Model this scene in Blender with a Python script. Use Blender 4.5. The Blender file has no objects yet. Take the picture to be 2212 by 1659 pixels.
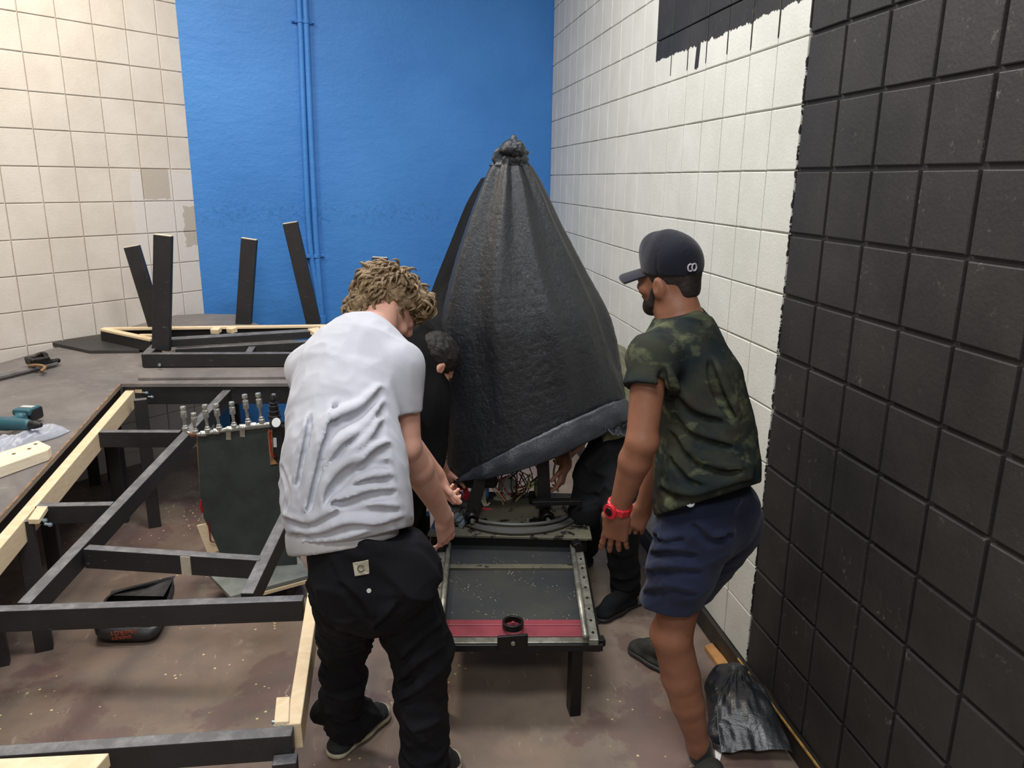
import bpy, math, random
import numpy as np
from mathutils import Vector, Matrix
random.seed(7); np.random.seed(7)
scene = bpy.context.scene
col = scene.collection

# ------------------------------------------------------------------ camera
CAM = np.array([0.0, 0.0, 1.8781]); FPX = 1664.18
RT = np.array([0.98702399, -0.16021987, 0.0106415])
UP = np.array([0.03082227, 0.25408429, 0.96669083])
FW = np.array([0.15758692, 0.95381904, -0.25572563])
cam_data = bpy.data.cameras.new('camera'); cam_data.sensor_width = 36.0
cam_data.lens = 36.0 * FPX / 2212.0; cam_data.clip_start = 0.05; cam_data.clip_end = 60
cam = bpy.data.objects.new('camera', cam_data); col.objects.link(cam)
cam.matrix_world = Matrix(((RT[0], UP[0], -FW[0], CAM[0]), (RT[1], UP[1], -FW[1], CAM[1]), (RT[2], UP[2], -FW[2], CAM[2]), (0, 0, 0, 1)))
scene.camera = cam
scene.view_settings.view_transform = 'Standard'; scene.view_settings.look = 'None'
scene.view_settings.gamma = 1.0; scene.view_settings.use_curve_mapping = False
scene.view_settings.exposure = 0.0

# ------------------------------------------------------------------ light
w = bpy.data.worlds.new('world'); scene.world = w; w.use_nodes = True
w.node_tree.nodes['Background'].inputs[0].default_value = (0.80, 0.86, 1.0, 1)
w.node_tree.nodes['Background'].inputs[1].default_value = 0.05
def area(name, loc, size, power, color, rot=(0, 0, 0)):
    l = bpy.data.lights.new(name, 'AREA'); l.shape = 'RECTANGLE'; l.size = size[0]; l.size_y = size[1]
    l.energy = power; l.color = color
    o = bpy.data.objects.new(name, l); col.objects.link(o); o.location = loc; o.rotation_euler = rot
    return o
area('ceiling_lamp', (-1.5, 3.9, 3.95), (0.5, 1.2), 66, (1.0, 0.9, 0.74))
area('ceiling_lamp', (0.05, 3.1, 4.05), (1.4, 0.6), 78, (0.97, 0.98, 1.0))
area('ceiling_lamp', (-0.3, 0.5, 4.05), (1.6, 0.7), 80, (0.96, 0.98, 1.0))
area('ceiling_lamp', (-0.3, -1.8, 4.05), (1.6, 0.7), 90, (0.96, 0.98, 1.0))

# ------------------------------------------------------------------ tools
V = lambda *a: np.array(a, dtype=float)
def unit(v): v = np.asarray(v, float); return v / (np.linalg.norm(v) + 1e-12)
def ray(x, y): return FW + RT * (x - 1106) / FPX - UP * (y - 829.5) / FPX
def PY(x, y, Y): d = ray(x, y); return CAM + d * (Y / d[1])
def PZ(x, y, Z=0.0): d = ray(x, y); return CAM + d * ((Z - CAM[2]) / d[2])
def PX(x, y, X): d = ray(x, y); return CAM + d * (X / d[0])
SL = 0.14
def PF(x, y, off=0.0):     # the sloped plane of the stage framing: z = .76 + .14 (y - 4.3)
    d = ray(x, y); return CAM + d * ((0.158 + off - CAM[2]) / (d[2] - SL * d[1]))
def zf(y, off=0.0): return 0.158 + SL * y + off

def lin(r, g, b):
    f = lambda c: ((c / 255 + 0.055) / 1.055) ** 2.4 if c > 10 else c / 255 / 12.92
    return (f(r), f(g), f(b), 1)

def link(name, me, m=None, parent=None):
    o = bpy.data.objects.new(name, me); col.objects.link(o)
    if m is not None: me.materials.append(m)
    if parent is not None: o.parent = parent
    return o
def tag(o, label=None, cat=None, group=None, kind=None):
    if label: o['label'] = label
    if cat: o['category'] = cat
    if group: o['group'] = group
    if kind: o['kind'] = kind
    return o
def thing(name, label, cat, loc=(0, 0, 0), group=None):
    o = bpy.data.objects.new(name, None); col.objects.link(o); o.location = tuple(loc); o.empty_display_size = 0.1
    return tag(o, label, cat, group)

class MB:
    """collects shapes in world coordinates, then links them as one mesh"""
    def __init__(s): s.v = []; s.f = []; s.mi = []
    def add(s, vs, fs, mi=0):
        n = len(s.v); s.v += [tuple(map(float, p)) for p in vs]; s.f += [tuple(i + n for i in f) for f in fs]; s.mi += [mi] * len(fs)
    def hexa(s, c, mi=0):   # 8 corners: 0-3 bottom ring, 4-7 top ring
        s.add(c, [(3, 2, 1, 0), (4, 5, 6, 7), (0, 1, 5, 4), (1, 2, 6, 5), (2, 3, 7, 6), (3, 0, 4, 7)], mi)
    def box(s, c, sx, sy, sz, R=None, mi=0):
        c = np.asarray(c, float); R = np.eye(3) if R is None else R
        pts = [c + R @ (np.array([x * sx, y * sy, z * sz]) / 2) for z in (-1, 1) for x, y in ((-1, -1), (1, -1), (1, 1), (-1, 1))]
        s.hexa(pts, mi)
    def bar(s, a, b, wd, ht, up=(0, 0, 1), drop=0.5, mi=0, side=0.0):
        """timber from a to b; wd across, ht along up; drop=1: a and b lie on its top face, .5: on its axis"""
        a = np.asarray(a, float); b = np.asarray(b, float); d = unit(b - a)
        sd = unit(np.cross(d, up)); u = np.cross(sd, d)
        o = -u * ht * (drop - 0.5) + sd * side
        r = lambda p: [p + o + sd * x * wd / 2 + u * z * ht / 2 for x, z in ((-1, -1), (1, -1), (1, 1), (-1, 1))]
        s.hexa(r(a) + r(b), mi)
    def tube(s, pts, r, n=10, cap=True, mi=0):
        pts = [np.asarray(p, float) for p in pts]; m = len(pts)
        rr = r if hasattr(r, '__len__') else [r] * m
        t0 = unit(pts[1] - pts[0]); nrm = unit(np.cross(t0, (0.31, 0.17, 0.93) if abs(t0[2]) < 0.9 else (1, 0.2, 0)))
        vs = []; 
        for i in range(m):
            t = unit(pts[min(i + 1, m - 1)] - pts[max(i - 1, 0)])
            nrm = unit(nrm - t * np.dot(nrm, t)); bn = np.cross(t, nrm)
            for k in range(n):
                a = 2 * math.pi * k / n; vs.append(pts[i] + rr[i] * (math.cos(a) * nrm + math.sin(a) * bn))
        fs = [(i * n + k, i * n + (k + 1) % n, (i + 1) * n + (k + 1) % n, (i + 1) * n + k) for i in range(m - 1) for k in range(n)]
        if cap: fs += [tuple(range(n))[::-1], tuple(range((m - 1) * n, m * n))]
        s.add(vs, fs, mi)
    def prism(s, top, h, dirn=(0, 0, -1), mi=0):
        n = len(top); top = [np.asarray(p, float) for p in top]; d = np.asarray(dirn, float) * h
        vs = top + [p + d for p in top]
        fs = [tuple(range(n)), tuple(range(2 * n - 1, n - 1, -1))] + [(i, i + n, (i + 1) % n + n, (i + 1) % n) for i in range(n)]
        s.add(vs, fs, mi)
    def build(s, name, m, parent=None, bevel=0.0, smooth=False, seg=2):
        me = bpy.data.meshes.new(name); me.from_pydata(s.v, [], s.f); me.update()
        ms = m if isinstance(m, (list, tuple)) else [m]
        for x in ms: me.materials.append(x)
        if len(ms) > 1:
            for p, k in zip(me.polygons, s.mi): p.material_index = k
        o = link(name, me, None, None)
        import bmesh
        bm = bmesh.new(); bm.from_mesh(me); bmesh.ops.recalc_face_normals(bm, faces=bm.faces); bm.to_mesh(me); bm.free()
        if smooth:
            for p in me.polygons: p.use_smooth = True
        if bevel > 0:
            b = o.modifiers.new('bevel', 'BEVEL'); b.width = bevel; b.segments = seg; b.limit_method = 'ANGLE'; b.angle_limit = 0.6
        if parent is not None:
            o.parent = parent; o.matrix_parent_inverse = Matrix.Translation(-Vector(parent.location))
        return o
def smooth_curve(pts, n=8):
    pts = [np.asarray(p, float) for p in pts]; P = [pts[0]] + pts + [pts[-1]]; out = []
    for i in range(1, len(P) - 2):
        for k in range(n):
            t = k / n; a, b, c, d = P[i - 1], P[i], P[i + 1], P[i + 2]
            out.append(0.5 * ((2 * b) + (-a + c) * t + (2 * a - 5 * b + 4 * c - d) * t * t + (-a + 3 * b - 3 * c + d) * t ** 3))
    out.append(pts[-1]); return out

# ------------------------------------------------------------------ value noise (numpy)
_perm = np.random.RandomState(3).rand(32, 32, 32).astype(np.float32)
def vnoise(x, y, z):
    xi = np.floor(x).astype(int); yi = np.floor(y).astype(int); zi = np.floor(z).astype(int)
    fx = x - xi; fy = y - yi; fz = z - zi
    fx = fx * fx * (3 - 2 * fx); fy = fy * fy * (3 - 2 * fy); fz = fz * fz * (3 - 2 * fz)
    g = lambda a, b, c: _perm[(xi + a) & 31, (yi + b) & 31, (zi + c) & 31]
    x00 = g(0, 0, 0) * (1 - fx) + g(1, 0, 0) * fx; x10 = g(0, 1, 0) * (1 - fx) + g(1, 1, 0) * fx
    x01 = g(0, 0, 1) * (1 - fx) + g(1, 0, 1) * fx; x11 = g(0, 1, 1) * (1 - fx) + g(1, 1, 1) * fx
    return (x00 * (1 - fy) + x10 * fy) * (1 - fz) + (x01 * (1 - fy) + x11 * fy) * fz

# ------------------------------------------------------------------ distance-field sculpting
class Vol:
    def __init__(s, lo, hi, h=0.006):
        s.lo = np.asarray(lo, float); s.h = h; s.n = np.maximum(((np.asarray(hi, float) - s.lo) / h).astype(int) + 2, 4)
        s.F = np.full(tuple(s.n), 0.08, np.float32)
    def _sub(s, lo, hi):
        i0 = np.clip(((np.asarray(lo) - s.lo) / s.h).astype(int), 0, s.n - 1)
        i1 = np.clip(((np.asarray(hi) - s.lo) / s.h).astype(int) + 2, i0 + 1, s.n)
        sl = tuple(slice(a, b) for a, b in zip(i0, i1))
        ax = [s.lo[k] + s.h * np.arange(i0[k], i1[k]) for k in range(3)]
        X, Y, Z = np.meshgrid(*ax, indexing='ij', sparse=True)
        return sl, X, Y, Z
    @staticmethod
    def smin(a, b, k):
        if k <= 0: return np.minimum(a, b)
        h = np.clip(0.5 + 0.5 * (b - a) / k, 0, 1)
        return b * (1 - h) + a * h - k * h * (1 - h)
    def _apply(s, sl, d, k, cut):
        d = d.astype(np.float32)
        if cut: s.F[sl] = -Vol.smin(-s.F[sl], d, k)
        else: s.F[sl] = Vol.smin(s.F[sl], d, k)
    def cone(s, a, b, ra, rb, k=0.02, flat=None, fk=1.0, cut=False):
        """tapered limb a->b; flat: direction squeezed by fk>1"""
        a = np.asarray(a, float); b = np.asarray(b, float); m = max(ra, rb) + 0.05
        sl, X, Y, Z = s._sub(np.minimum(a, b) - m, np.maximum(a, b) + m)
        d = b - a; qx, qy, qz = X - a[0], Y - a[1], Z - a[2]
        L2 = float(d @ d) + 1e-9
        t = np.clip((qx * d[0] + qy * d[1] + qz * d[2]) / L2, 0, 1)
        px, py, pz = qx - t * d[0], qy - t * d[1], qz - t * d[2]
        if flat is not None:
            f = unit(flat); w_ = (px * f[0] + py * f[1] + pz * f[2]) * (fk - 1)
            px, py, pz = px + w_ * f[0], py + w_ * f[1], pz + w_ * f[2]
            dist = np.sqrt(px * px + py * py + pz * pz) - (ra + (rb - ra) * t)
            dist = dist / (1 + 0.35 * (fk - 1))
        else: dist = np.sqrt(px * px + py * py + pz * pz) - (ra + (rb - ra) * t)
        s._apply(sl, dist, k, cut); return s
    def chain(s, pts, rs, k=0.02, flat=None, fk=1.0, cut=False):
        for i in range(len(pts) - 1): s.cone(pts[i], pts[i + 1], rs[i], rs[i + 1], k, flat, fk, cut)
        return s
    def ell(s, c, r, R=None, k=0.02, cut=False):
        c = np.asarray(c, float); r = np.asarray(r, float); R = np.eye(3) if R is None else R; m = r.max() + 0.05
        sl, X, Y, Z = s._sub(c - m, c + m)
        q = [(X - c[0]) * R[0, i] + (Y - c[1]) * R[1, i] + (Z - c[2]) * R[2, i] for i in range(3)]
        k0 = np.sqrt(sum((q[i] / r[i]) ** 2 for i in range(3))); k1 = np.sqrt(sum((q[i] / r[i] ** 2) ** 2 for i in range(3))) + 1e-6
        s._apply(sl, k0 * (k0 - 1) / k1, k, cut); return s
    def box(s, c, hs, R=None, rd=0.01, k=0.01, cut=False):
        c = np.asarray(c, float); hs = np.asarray(hs, float); R = np.eye(3) if R is None else R; m = np.linalg.norm(hs) + 0.04
        sl, X, Y, Z = s._sub(c - m, c + m)
        q = [np.abs((X - c[0]) * R[0, i] + (Y - c[1]) * R[1, i] + (Z - c[2]) * R[2, i]) - hs[i] + rd for i in range(3)]
        d = np.sqrt(sum(np.maximum(a, 0) ** 2 for a in q)) + np.minimum(np.maximum(np.maximum(q[0], q[1]), q[2]), 0) - rd
        s._apply(sl, d, k, cut); return s
    def halfspace(s, p, n, k=0.006):
        """cuts away everything on the side n points to"""
        n = unit(n); sl, X, Y, Z = s._sub(s.lo, s.lo + s.n * s.h)
        d = -((X - p[0]) * n[0] + (Y - p[1]) * n[1] + (Z - p[2]) * n[2]) * np.ones_like(s.F[sl])
        s.F = -Vol.smin(-s.F, d.astype(np.float32), k); return s
    def wrinkle(s, fn, band=0.05):
        """fn(X,Y,Z)->metres added outward, applied near the surface only"""
        idx = np.argwhere(np.abs(s.F) < band)
        P = s.lo + idx * s.h
        s.F[idx[:, 0], idx[:, 1], idx[:, 2]] -= fn(P[:, 0], P[:, 1], P[:, 2]).astype(np.float32); return s
    def mesh(s):
        F = s.F; F[0] = F[-1] = 1; F[:, 0] = F[:, -1] = 1; F[:, :, 0] = F[:, :, -1] = 1
        S = F < 0; n = s.n
        cnt = np.zeros(tuple(n - 1), np.int8)
        for a in (0, 1):
            for b in (0, 1):
                for c in (0, 1): cnt += S[a:n[0] - 1 + a, b:n[1] - 1 + b, c:n[2] - 1 + c]
        mask = (cnt > 0) & (cnt < 8); cells = np.argwhere(mask)
        idx = np.full(mask.shape, -1, np.int64); idx[mask] = np.arange(len(cells))
        acc = np.zeros((len(cells), 3)); num = np.zeros(len(cells))
        cor = [(a, b, c) for a in (0, 1) for b in (0, 1) for c in (0, 1)]
        val = {c: F[cells[:, 0] + c[0], cells[:, 1] + c[1], cells[:, 2] + c[2]].astype(float) for c in cor}
        for c in cor:
            for ax in range(3):
                if c[ax] == 0:
                    e = list(c); e[ax] = 1; e = tuple(e); v0, v1 = val[c], val[e]
                    x = (v0 < 0) != (v1 < 0); t = np.where(x, v0 / np.where(x, v0 - v1, 1), 0)
                    p = np.tile(np.array(c, float), (len(cells), 1)); p[:, ax] += t
                    acc += p * x[:, None]; num += x
        vs = s.lo + (cells + acc / num[:, None]) * s.h
        quads = []
        for ax in range(3):
            u, w_ = (ax + 1) % 3, (ax + 2) % 3
            sl0 = [slice(1, -1)] * 3; sl0[ax] = slice(0, -1); sl1 = [slice(1, -1)] * 3; sl1[ax] = slice(1, None)
            A = S[tuple(sl0)]; B = S[tuple(sl1)]
            for flip, X in ((False, A & ~B), (True, ~A & B)):
                e = np.argwhere(X); 
                if not len(e): continue
                e = e + 1; e[:, ax] -= 1
                def cell(du, dw):
                    c = e.copy(); c[:, u] -= du; c[:, w_] -= dw; return idx[c[:, 0], c[:, 1], c[:, 2]]
                q = np.stack([cell(1, 1), cell(0, 1), cell(0, 0), cell(1, 0)], 1)
                if flip: q = q[:, ::-1]
                quads.append(q)
        return vs, np.concatenate(quads)
def np_obj(name, parts, m, parent=None, smooth=True, mids=None):
    """one mesh object from (verts, quads) arrays"""
    if not isinstance(parts, list): parts = [parts]
    vs = []; qs = []; mi = []; off = 0
    for i, (v, q) in enumerate(parts):
        vs.append(v); qs.append(q + off); off += len(v); mi += [0 if mids is None else mids[i]] * len(q)
    v = np.concatenate(vs); q = np.concatenate(qs)
    me = bpy.data.meshes.new(name); me.vertices.add(len(v)); me.vertices.foreach_set('co', v.astype(np.float32).ravel())
    me.loops.add(q.size); me.loops.foreach_set('vertex_index', q.astype(np.int32).ravel())
    me.polygons.add(len(q)); me.polygons.foreach_set('loop_start', np.arange(0, q.size, 4, dtype=np.int32))
    try: me.polygons.foreach_set('loop_total', np.full(len(q), 4, dtype=np.int32))
    except Exception: pass
    for x in (m if isinstance(m, (list, tuple)) else [m]): me.materials.append(x)
    me.polygons.foreach_set('material_index', np.array(mi, dtype=np.int32))
    me.update(calc_edges=True); me.validate()
    if smooth: me.polygons.foreach_set('use_smooth', np.ones(len(q), dtype=bool))
    o = link(name, me)
    if parent is not None:
        o.parent = parent; o.matrix_parent_inverse = Matrix.Translation(-Vector(parent.location))
    return o
def grid_mesh(P):
    """P[i,j,3] array -> (verts, quads)"""
    a, b = P.shape[:2]; I = np.arange(a * b).reshape(a, b)
    return P.reshape(-1, 3), np.stack([I[:-1, :-1], I[:-1, 1:], I[1:, 1:], I[1:, :-1]], -1).reshape(-1, 4)

# ------------------------------------------------------------------ materials
def mat(name, color, rough=0.6, metal=0.0, var=0.0, scale=6.0, bump=0.0, bscale=60.0, spec=0.5, sheen=0.0, c2=None, mixs=(0.4, 0.6), sss=0.0, stretch=None, detail=6, coat=0.0, trans=0.0):
    m = bpy.data.materials.new(name); m.use_nodes = True; nt = m.node_tree; N = nt.nodes; L = nt.links
    b = N['Principled BSDF']; b.inputs['Base Color'].default_value = color
    b.inputs['Roughness'].default_value = rough; b.inputs['Metallic'].default_value = metal
    b.inputs['Specular IOR Level'].default_value = spec
    if sheen: b.inputs['Sheen Weight'].default_value = sheen
    if sss: b.inputs['Subsurface Weight'].default_value = sss; b.inputs['Subsurface Radius'].default_value = (1, .35, .2); b.inputs['Subsurface Scale'].default_value = 0.012
    if coat: b.inputs['Coat Weight'].default_value = coat
    if trans: b.inputs['Transmission Weight'].default_value = trans
    tc = N.new('ShaderNodeTexCoord'); mp = N.new('ShaderNodeMapping'); L.new(tc.outputs['Object'], mp.inputs[0])
    if stretch: mp.inputs['Scale'].default_value = stretch
    if c2 is not None or var:
        n = N.new('ShaderNodeTexNoise'); n.inputs['Scale'].default_value = scale; n.inputs['Detail'].default_value = detail; n.inputs['Roughness'].default_value = 0.6
        L.new(mp.outputs[0], n.inputs[0]); r = N.new('ShaderNodeValToRGB'); L.new(n.outputs[0], r.inputs[0])
        r.color_ramp.elements[0].position = mixs[0]; r.color_ramp.elements[1].position = mixs[1]
        if c2 is None:
            c = np.array(color[:3]); r.color_ramp.elements[0].color = (*(c * (1 - var)), 1); r.color_ramp.elements[1].color = (*np.minimum(c * (1 + var), 1), 1)
        else: r.color_ramp.elements[0].color = color; r.color_ramp.elements[1].color = c2
        L.new(r.outputs[0], b.inputs['Base Color'])
    if bump:
        n2 = N.new('ShaderNodeTexNoise'); n2.inputs['Scale'].default_value = bscale; n2.inputs['Detail'].default_value = 5
        L.new(mp.outputs[0], n2.inputs[0]); bp = N.new('ShaderNodeBump'); bp.inputs['Strength'].default_value = bump; bp.inputs['Distance'].default_value = 0.01
        L.new(n2.outputs[0], bp.inputs['Height']); L.new(bp.outputs[0], b.inputs['Normal'])
    return m
class NT:
    """small helper for node chains"""
    def __init__(s, m): s.m = m; s.nt = m.node_tree; s.N = s.nt.nodes; s.L = s.nt.links; s.b = s.N['Principled BSDF']
    def n(s, t, **kw):
        x = s.N.new(t)
        for k, v in kw.items(): setattr(x, k, v)
        return x
    def put(s, a, v):
        if hasattr(v, 'links') or isinstance(v, bpy.types.NodeSocket): s.L.new(v, a)
        else: a.default_value = v
    def math(s, op, a, b=0.0, clamp=False):
        x = s.n('ShaderNodeMath', operation=op, use_clamp=clamp); s.put(x.inputs[0], a); s.put(x.inputs[1], b); return x.outputs[0]
    def mix(s, f, a, b):
        x = s.n('ShaderNodeMix', data_type='RGBA'); s.put(x.inputs[0], f); s.put(x.inputs[6], a); s.put(x.inputs[7], b); return x.outputs[2]
    def noise(s, vec, scale, detail=5, rough=0.55, dist=0.0):
        x = s.n('ShaderNodeTexNoise'); s.L.new(vec, x.inputs[0]); x.inputs['Scale'].default_value = scale; x.inputs['Detail'].default_value = detail
        x.inputs['Roughness'].default_value = rough; x.inputs['Distortion'].default_value = dist; return x.outputs[0]
    def step(s, v, lo, hi):
        x = s.n('ShaderNodeMapRange'); s.put(x.inputs[0], v); x.inputs[1].default_value = lo; x.inputs[2].default_value = hi; return x.outputs[0]
    def coords(s, scale=None):
        tc = s.n('ShaderNodeTexCoord')
        if scale is None: return tc.outputs['Object']
        mp = s.n('ShaderNodeMapping'); s.L.new(tc.outputs['Object'], mp.inputs[0]); mp.inputs['Scale'].default_value = scale; return mp.outputs[0]
    def bump(s, h, strength=0.5, dist=0.01, prev=None):
        x = s.n('ShaderNodeBump'); x.inputs['Strength'].default_value = strength; x.inputs['Distance'].default_value = dist; s.L.new(h, x.inputs['Height'])
        if prev is not None: s.L.new(prev, x.inputs['Normal'])
        s.L.new(x.outputs[0], s.b.inputs['Normal']); return x.outputs[0]
def base(name, rough=0.6):
    m = bpy.data.materials.new(name); m.use_nodes = True; t = NT(m); t.b.inputs['Roughness'].default_value = rough; return m, t
# ------------------------------------------------------------------ the room
BL = 0.2032; XR = 1.3252; YC = 2.4153; ZB = 0.09
LA = math.radians(45.266); LO = V(-2.0847, 4.8158, 0); LD = V(math.cos(LA), math.sin(LA), 0)
BP0 = V(-1.262, 5.643, 0); BP1 = V(1.3252, 6.25, 0)

def m_floor():
    m, t = base('floor_paint', 0.42); c = t.coords()
    n1 = t.noise(c, 0.9, 6, .6, .6); n2 = t.noise(c, 2.3, 7, .62, 1.2); n3 = t.noise(c, 9, 6, .6)
    a = t.mix(t.step(n1, .38, .62), lin(132, 117, 102), lin(122, 102, 92))
    a = t.mix(t.math('MULTIPLY', t.step(t.noise(c, 1.5, 8, .66, .3), .53, .56), .55), a, lin(102, 74, 74))
    a = t.mix(t.math('MULTIPLY', t.step(t.noise(c, 1.9, 8, .65, .3), .58, .64), .5), a, lin(158, 146, 126))
    a = t.mix(t.math('MULTIPLY', t.step(n2, .5, .75), .5), a, lin(92, 86, 80))
    a = t.mix(t.math('MULTIPLY', t.step(n3, .45, .8), .6), a, lin(96, 88, 82))
    a = t.mix(t.math('MULTIPLY', t.step(t.noise(t.coords((1, .25, 1)), 30, 6, .7), .62, .74), .5), a, lin(190, 180, 165))
    v = t.n('ShaderNodeTexVoronoi'); v.inputs['Scale'].default_value = 26; t.L.new(c, v.inputs[0])
    sp = t.math('MULTIPLY', t.math('LESS_THAN', v.outputs['Distance'], .13), t.step(t.noise(c, 3.1, 3), .52, .56))
    a = t.mix(sp, a, lin(205, 190, 140))
    t.L.new(a, t.b.inputs['Base Color'])
    t.L.new(t.math('ADD', t.math('MULTIPLY', n2, .5), .16), t.b.inputs['Roughness'])
    t.bump(n3, .15, .004); return m
def paint_noise(t, c):
    return t.noise(c, 5, 6, .6), t.noise(c, 90, 4, .6)
def m_block(name, white, patch=None):
    m, t = base(name, 0.55); c = t.coords(); a, f = paint_noise(t, c)
    colr = t.mix(t.step(a, .35, .65), white[0], white[1])
    if patch is not None: colr = patch(t, c, colr)
    t.L.new(colr, t.b.inputs['Base Color']); t.bump(t.math('ADD', f, t.math('MULTIPLY', a, 1.2)), .22, .006); return m
def right_paint(t, c, colr):
    s = t.n('ShaderNodeSeparateXYZ'); t.L.new(c, s.inputs[0]); y, z = s.outputs[1], s.outputs[2]
    fr = t.math('MULTIPLY', t.math('SUBTRACT', t.noise(c, 22, 6, .7), .5), .035)
    side = t.math('LESS_THAN', t.math('ADD', y, fr), YC + .004)
    # ragged lower edge of the upper black field, with runs down the joints
    e = t.math('ADD', z, t.math('MULTIPLY', t.math('SUBTRACT', t.noise(t.coords((1, 1, .3)), 16, 6, .75), .5), .07))
    top = t.math('MULTIPLY', t.math('GREATER_THAN', e, 2.437), t.math('LESS_THAN', y, YC + 7 * BL + .012))
    ph = t.math('ABSOLUTE', t.math('SUBTRACT', t.math('FRACT', t.math('ADD', t.math('DIVIDE', t.math('SUBTRACT', y, YC), BL), 10.5)), .5))
    run = t.math('MULTIPLY', t.math('LESS_THAN', ph, .03), t.math('GREATER_THAN', e, 2.35))
    run = t.math('MULTIPLY', run, t.math('LESS_THAN', y, YC + 6.5 * BL))
    # one wide drip
    dr = t.math('MULTIPLY', t.math('LESS_THAN', t.math('ABSOLUTE', t.math('SUBTRACT', t.math('ADD', y, t.math('MULTIPLY', z, .12)), 3.32 + .12 * 2.4)), .022), t.math('GREATER_THAN', e, 2.345))
    k = t.math('MAXIMUM', t.math('MAXIMUM', side, top), t.math('MAXIMUM', run, dr))
    n = t.noise(c, 3.5, 7, .65); d = t.noise(c, 26, 7, .75)
    blk = t.mix(t.step(n, .35, .7), lin(36, 34, 32), lin(52, 49, 46))
    blk = t.mix(t.math('MULTIPLY', t.math('MULTIPLY', t.step(d, .60, .74), t.step(t.noise(c, 2.2, 3), .45, .6)), .6), blk, lin(150, 145, 138))
    t.L.new(t.math('SUBTRACT', .62, t.math('MULTIPLY', k, .04)), t.b.inputs['Roughness'])
    return t.mix(k, colr, blk)
def left_paint(t, c, colr):
    tc = t.n('ShaderNodeVectorMath', operation='DOT_PRODUCT'); t.L.new(c, tc.inputs[0]); tc.inputs[1].default_value = (LD[0], LD[1], 0)
    u = t.math('SUBTRACT', tc.outputs['Value'], float(LO @ LD))      # metres along the wall
    s = t.n('ShaderNodeSeparateXYZ'); t.L.new(c, s.inputs[0]); z = s.outputs[2]
    wob = t.math('MULTIPLY', t.math('SUBTRACT', t.noise(c, 14, 6, .7), .5), .08)
    uu = t.math('ADD', u, wob); zz = t.math('ADD', z, wob)
    # retouched, cooler paint low on the wall near its end
    k = t.math('MULTIPLY', t.math('GREATER_THAN', uu, 3.6 * BL), t.math('LESS_THAN', zz, 1.90))
    j = t.math('MULTIPLY', t.math('GREATER_THAN', u, 4 * BL), t.math('MULTIPLY', t.math('LESS_THAN', u, 4.9 * BL), t.math('MULTIPLY', t.math('GREATER_THAN', zz, 1.74), t.math('LESS_THAN', z, 1.9249))))
    j2 = t.math('MULTIPLY', t.math('GREATER_THAN', uu, 5.3 * BL), t.math('MULTIPLY', t.math('GREATER_THAN', zz, 1.42), t.math('LESS_THAN', zz, 1.69)))
    k = t.math('MULTIPLY', k, t.math('SUBTRACT', 1.0, t.math('MAXIMUM', j, j2)))
    colr = t.mix(t.math('MAXIMUM', j, j2), colr, lin(190, 180, 168))
    return t.mix(t.math('MULTIPLY', k, .8), colr, lin(222, 216, 212))
def m_blue():
    m, t = base('blue_wall_paint', 0.5); c = t.coords()
    a = t.noise(c, 1.3, 5); f = t.noise(c, 45, 6, .65); g = t.noise(t.coords((1, 1, 2.2)), 7, 6, .6)
    t.L.new(t.mix(t.step(a, .3, .7), lin(56, 124, 200), lin(68, 137, 213)), t.b.inputs['Base Color'])
    s = t.n('ShaderNodeSeparateXYZ'); t.L.new(c, s.inputs[0])
    h = t.math('ADD', t.math('MULTIPLY', f, .5), g)
    for z0 in (2.228, 1.128, 2.95):
        wv = t.math('MULTIPLY', t.math('SUBTRACT', t.noise(c, 6, 6, .7), .5), .05)
        h = t.math('SUBTRACT', h, t.math('MULTIPLY', t.math('LESS_THAN', t.math('ABSOLUTE', t.math('SUBTRACT', t.math('ADD', s.outputs[2], wv), z0)), .0045), 1.3))
    # pitted band of the old pour joint
    bd = t.math('MULTIPLY', t.step(t.math('ABSOLUTE', t.math('SUBTRACT', s.outputs[2], 1.62)), .14, .02), t.step(t.noise(c, 30, 6, .8), .55, .7))
    h = t.math('SUBTRACT', h, t.math('MULTIPLY', bd, .8))
    t.bump(h, .55, .008); return m

M = {}
M['floor'] = m_floor()
M['right'] = m_block('right_wall_paint', (lin(206, 205, 196), lin(216, 215, 207)), right_paint)
M['left'] = m_block('left_wall_paint', (lin(212, 203, 192), lin(222, 214, 204)), left_paint)
M['blue'] = m_blue()
M['plain'] = mat('plain_wall_paint', lin(205, 200, 190), .7)
M['ceil'] = mat('ceiling_paint', lin(150, 148, 142), .8)
M['basebd'] = mat('black_baseboard', lin(38, 32, 27), .5, var=.3, scale=8)

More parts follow.
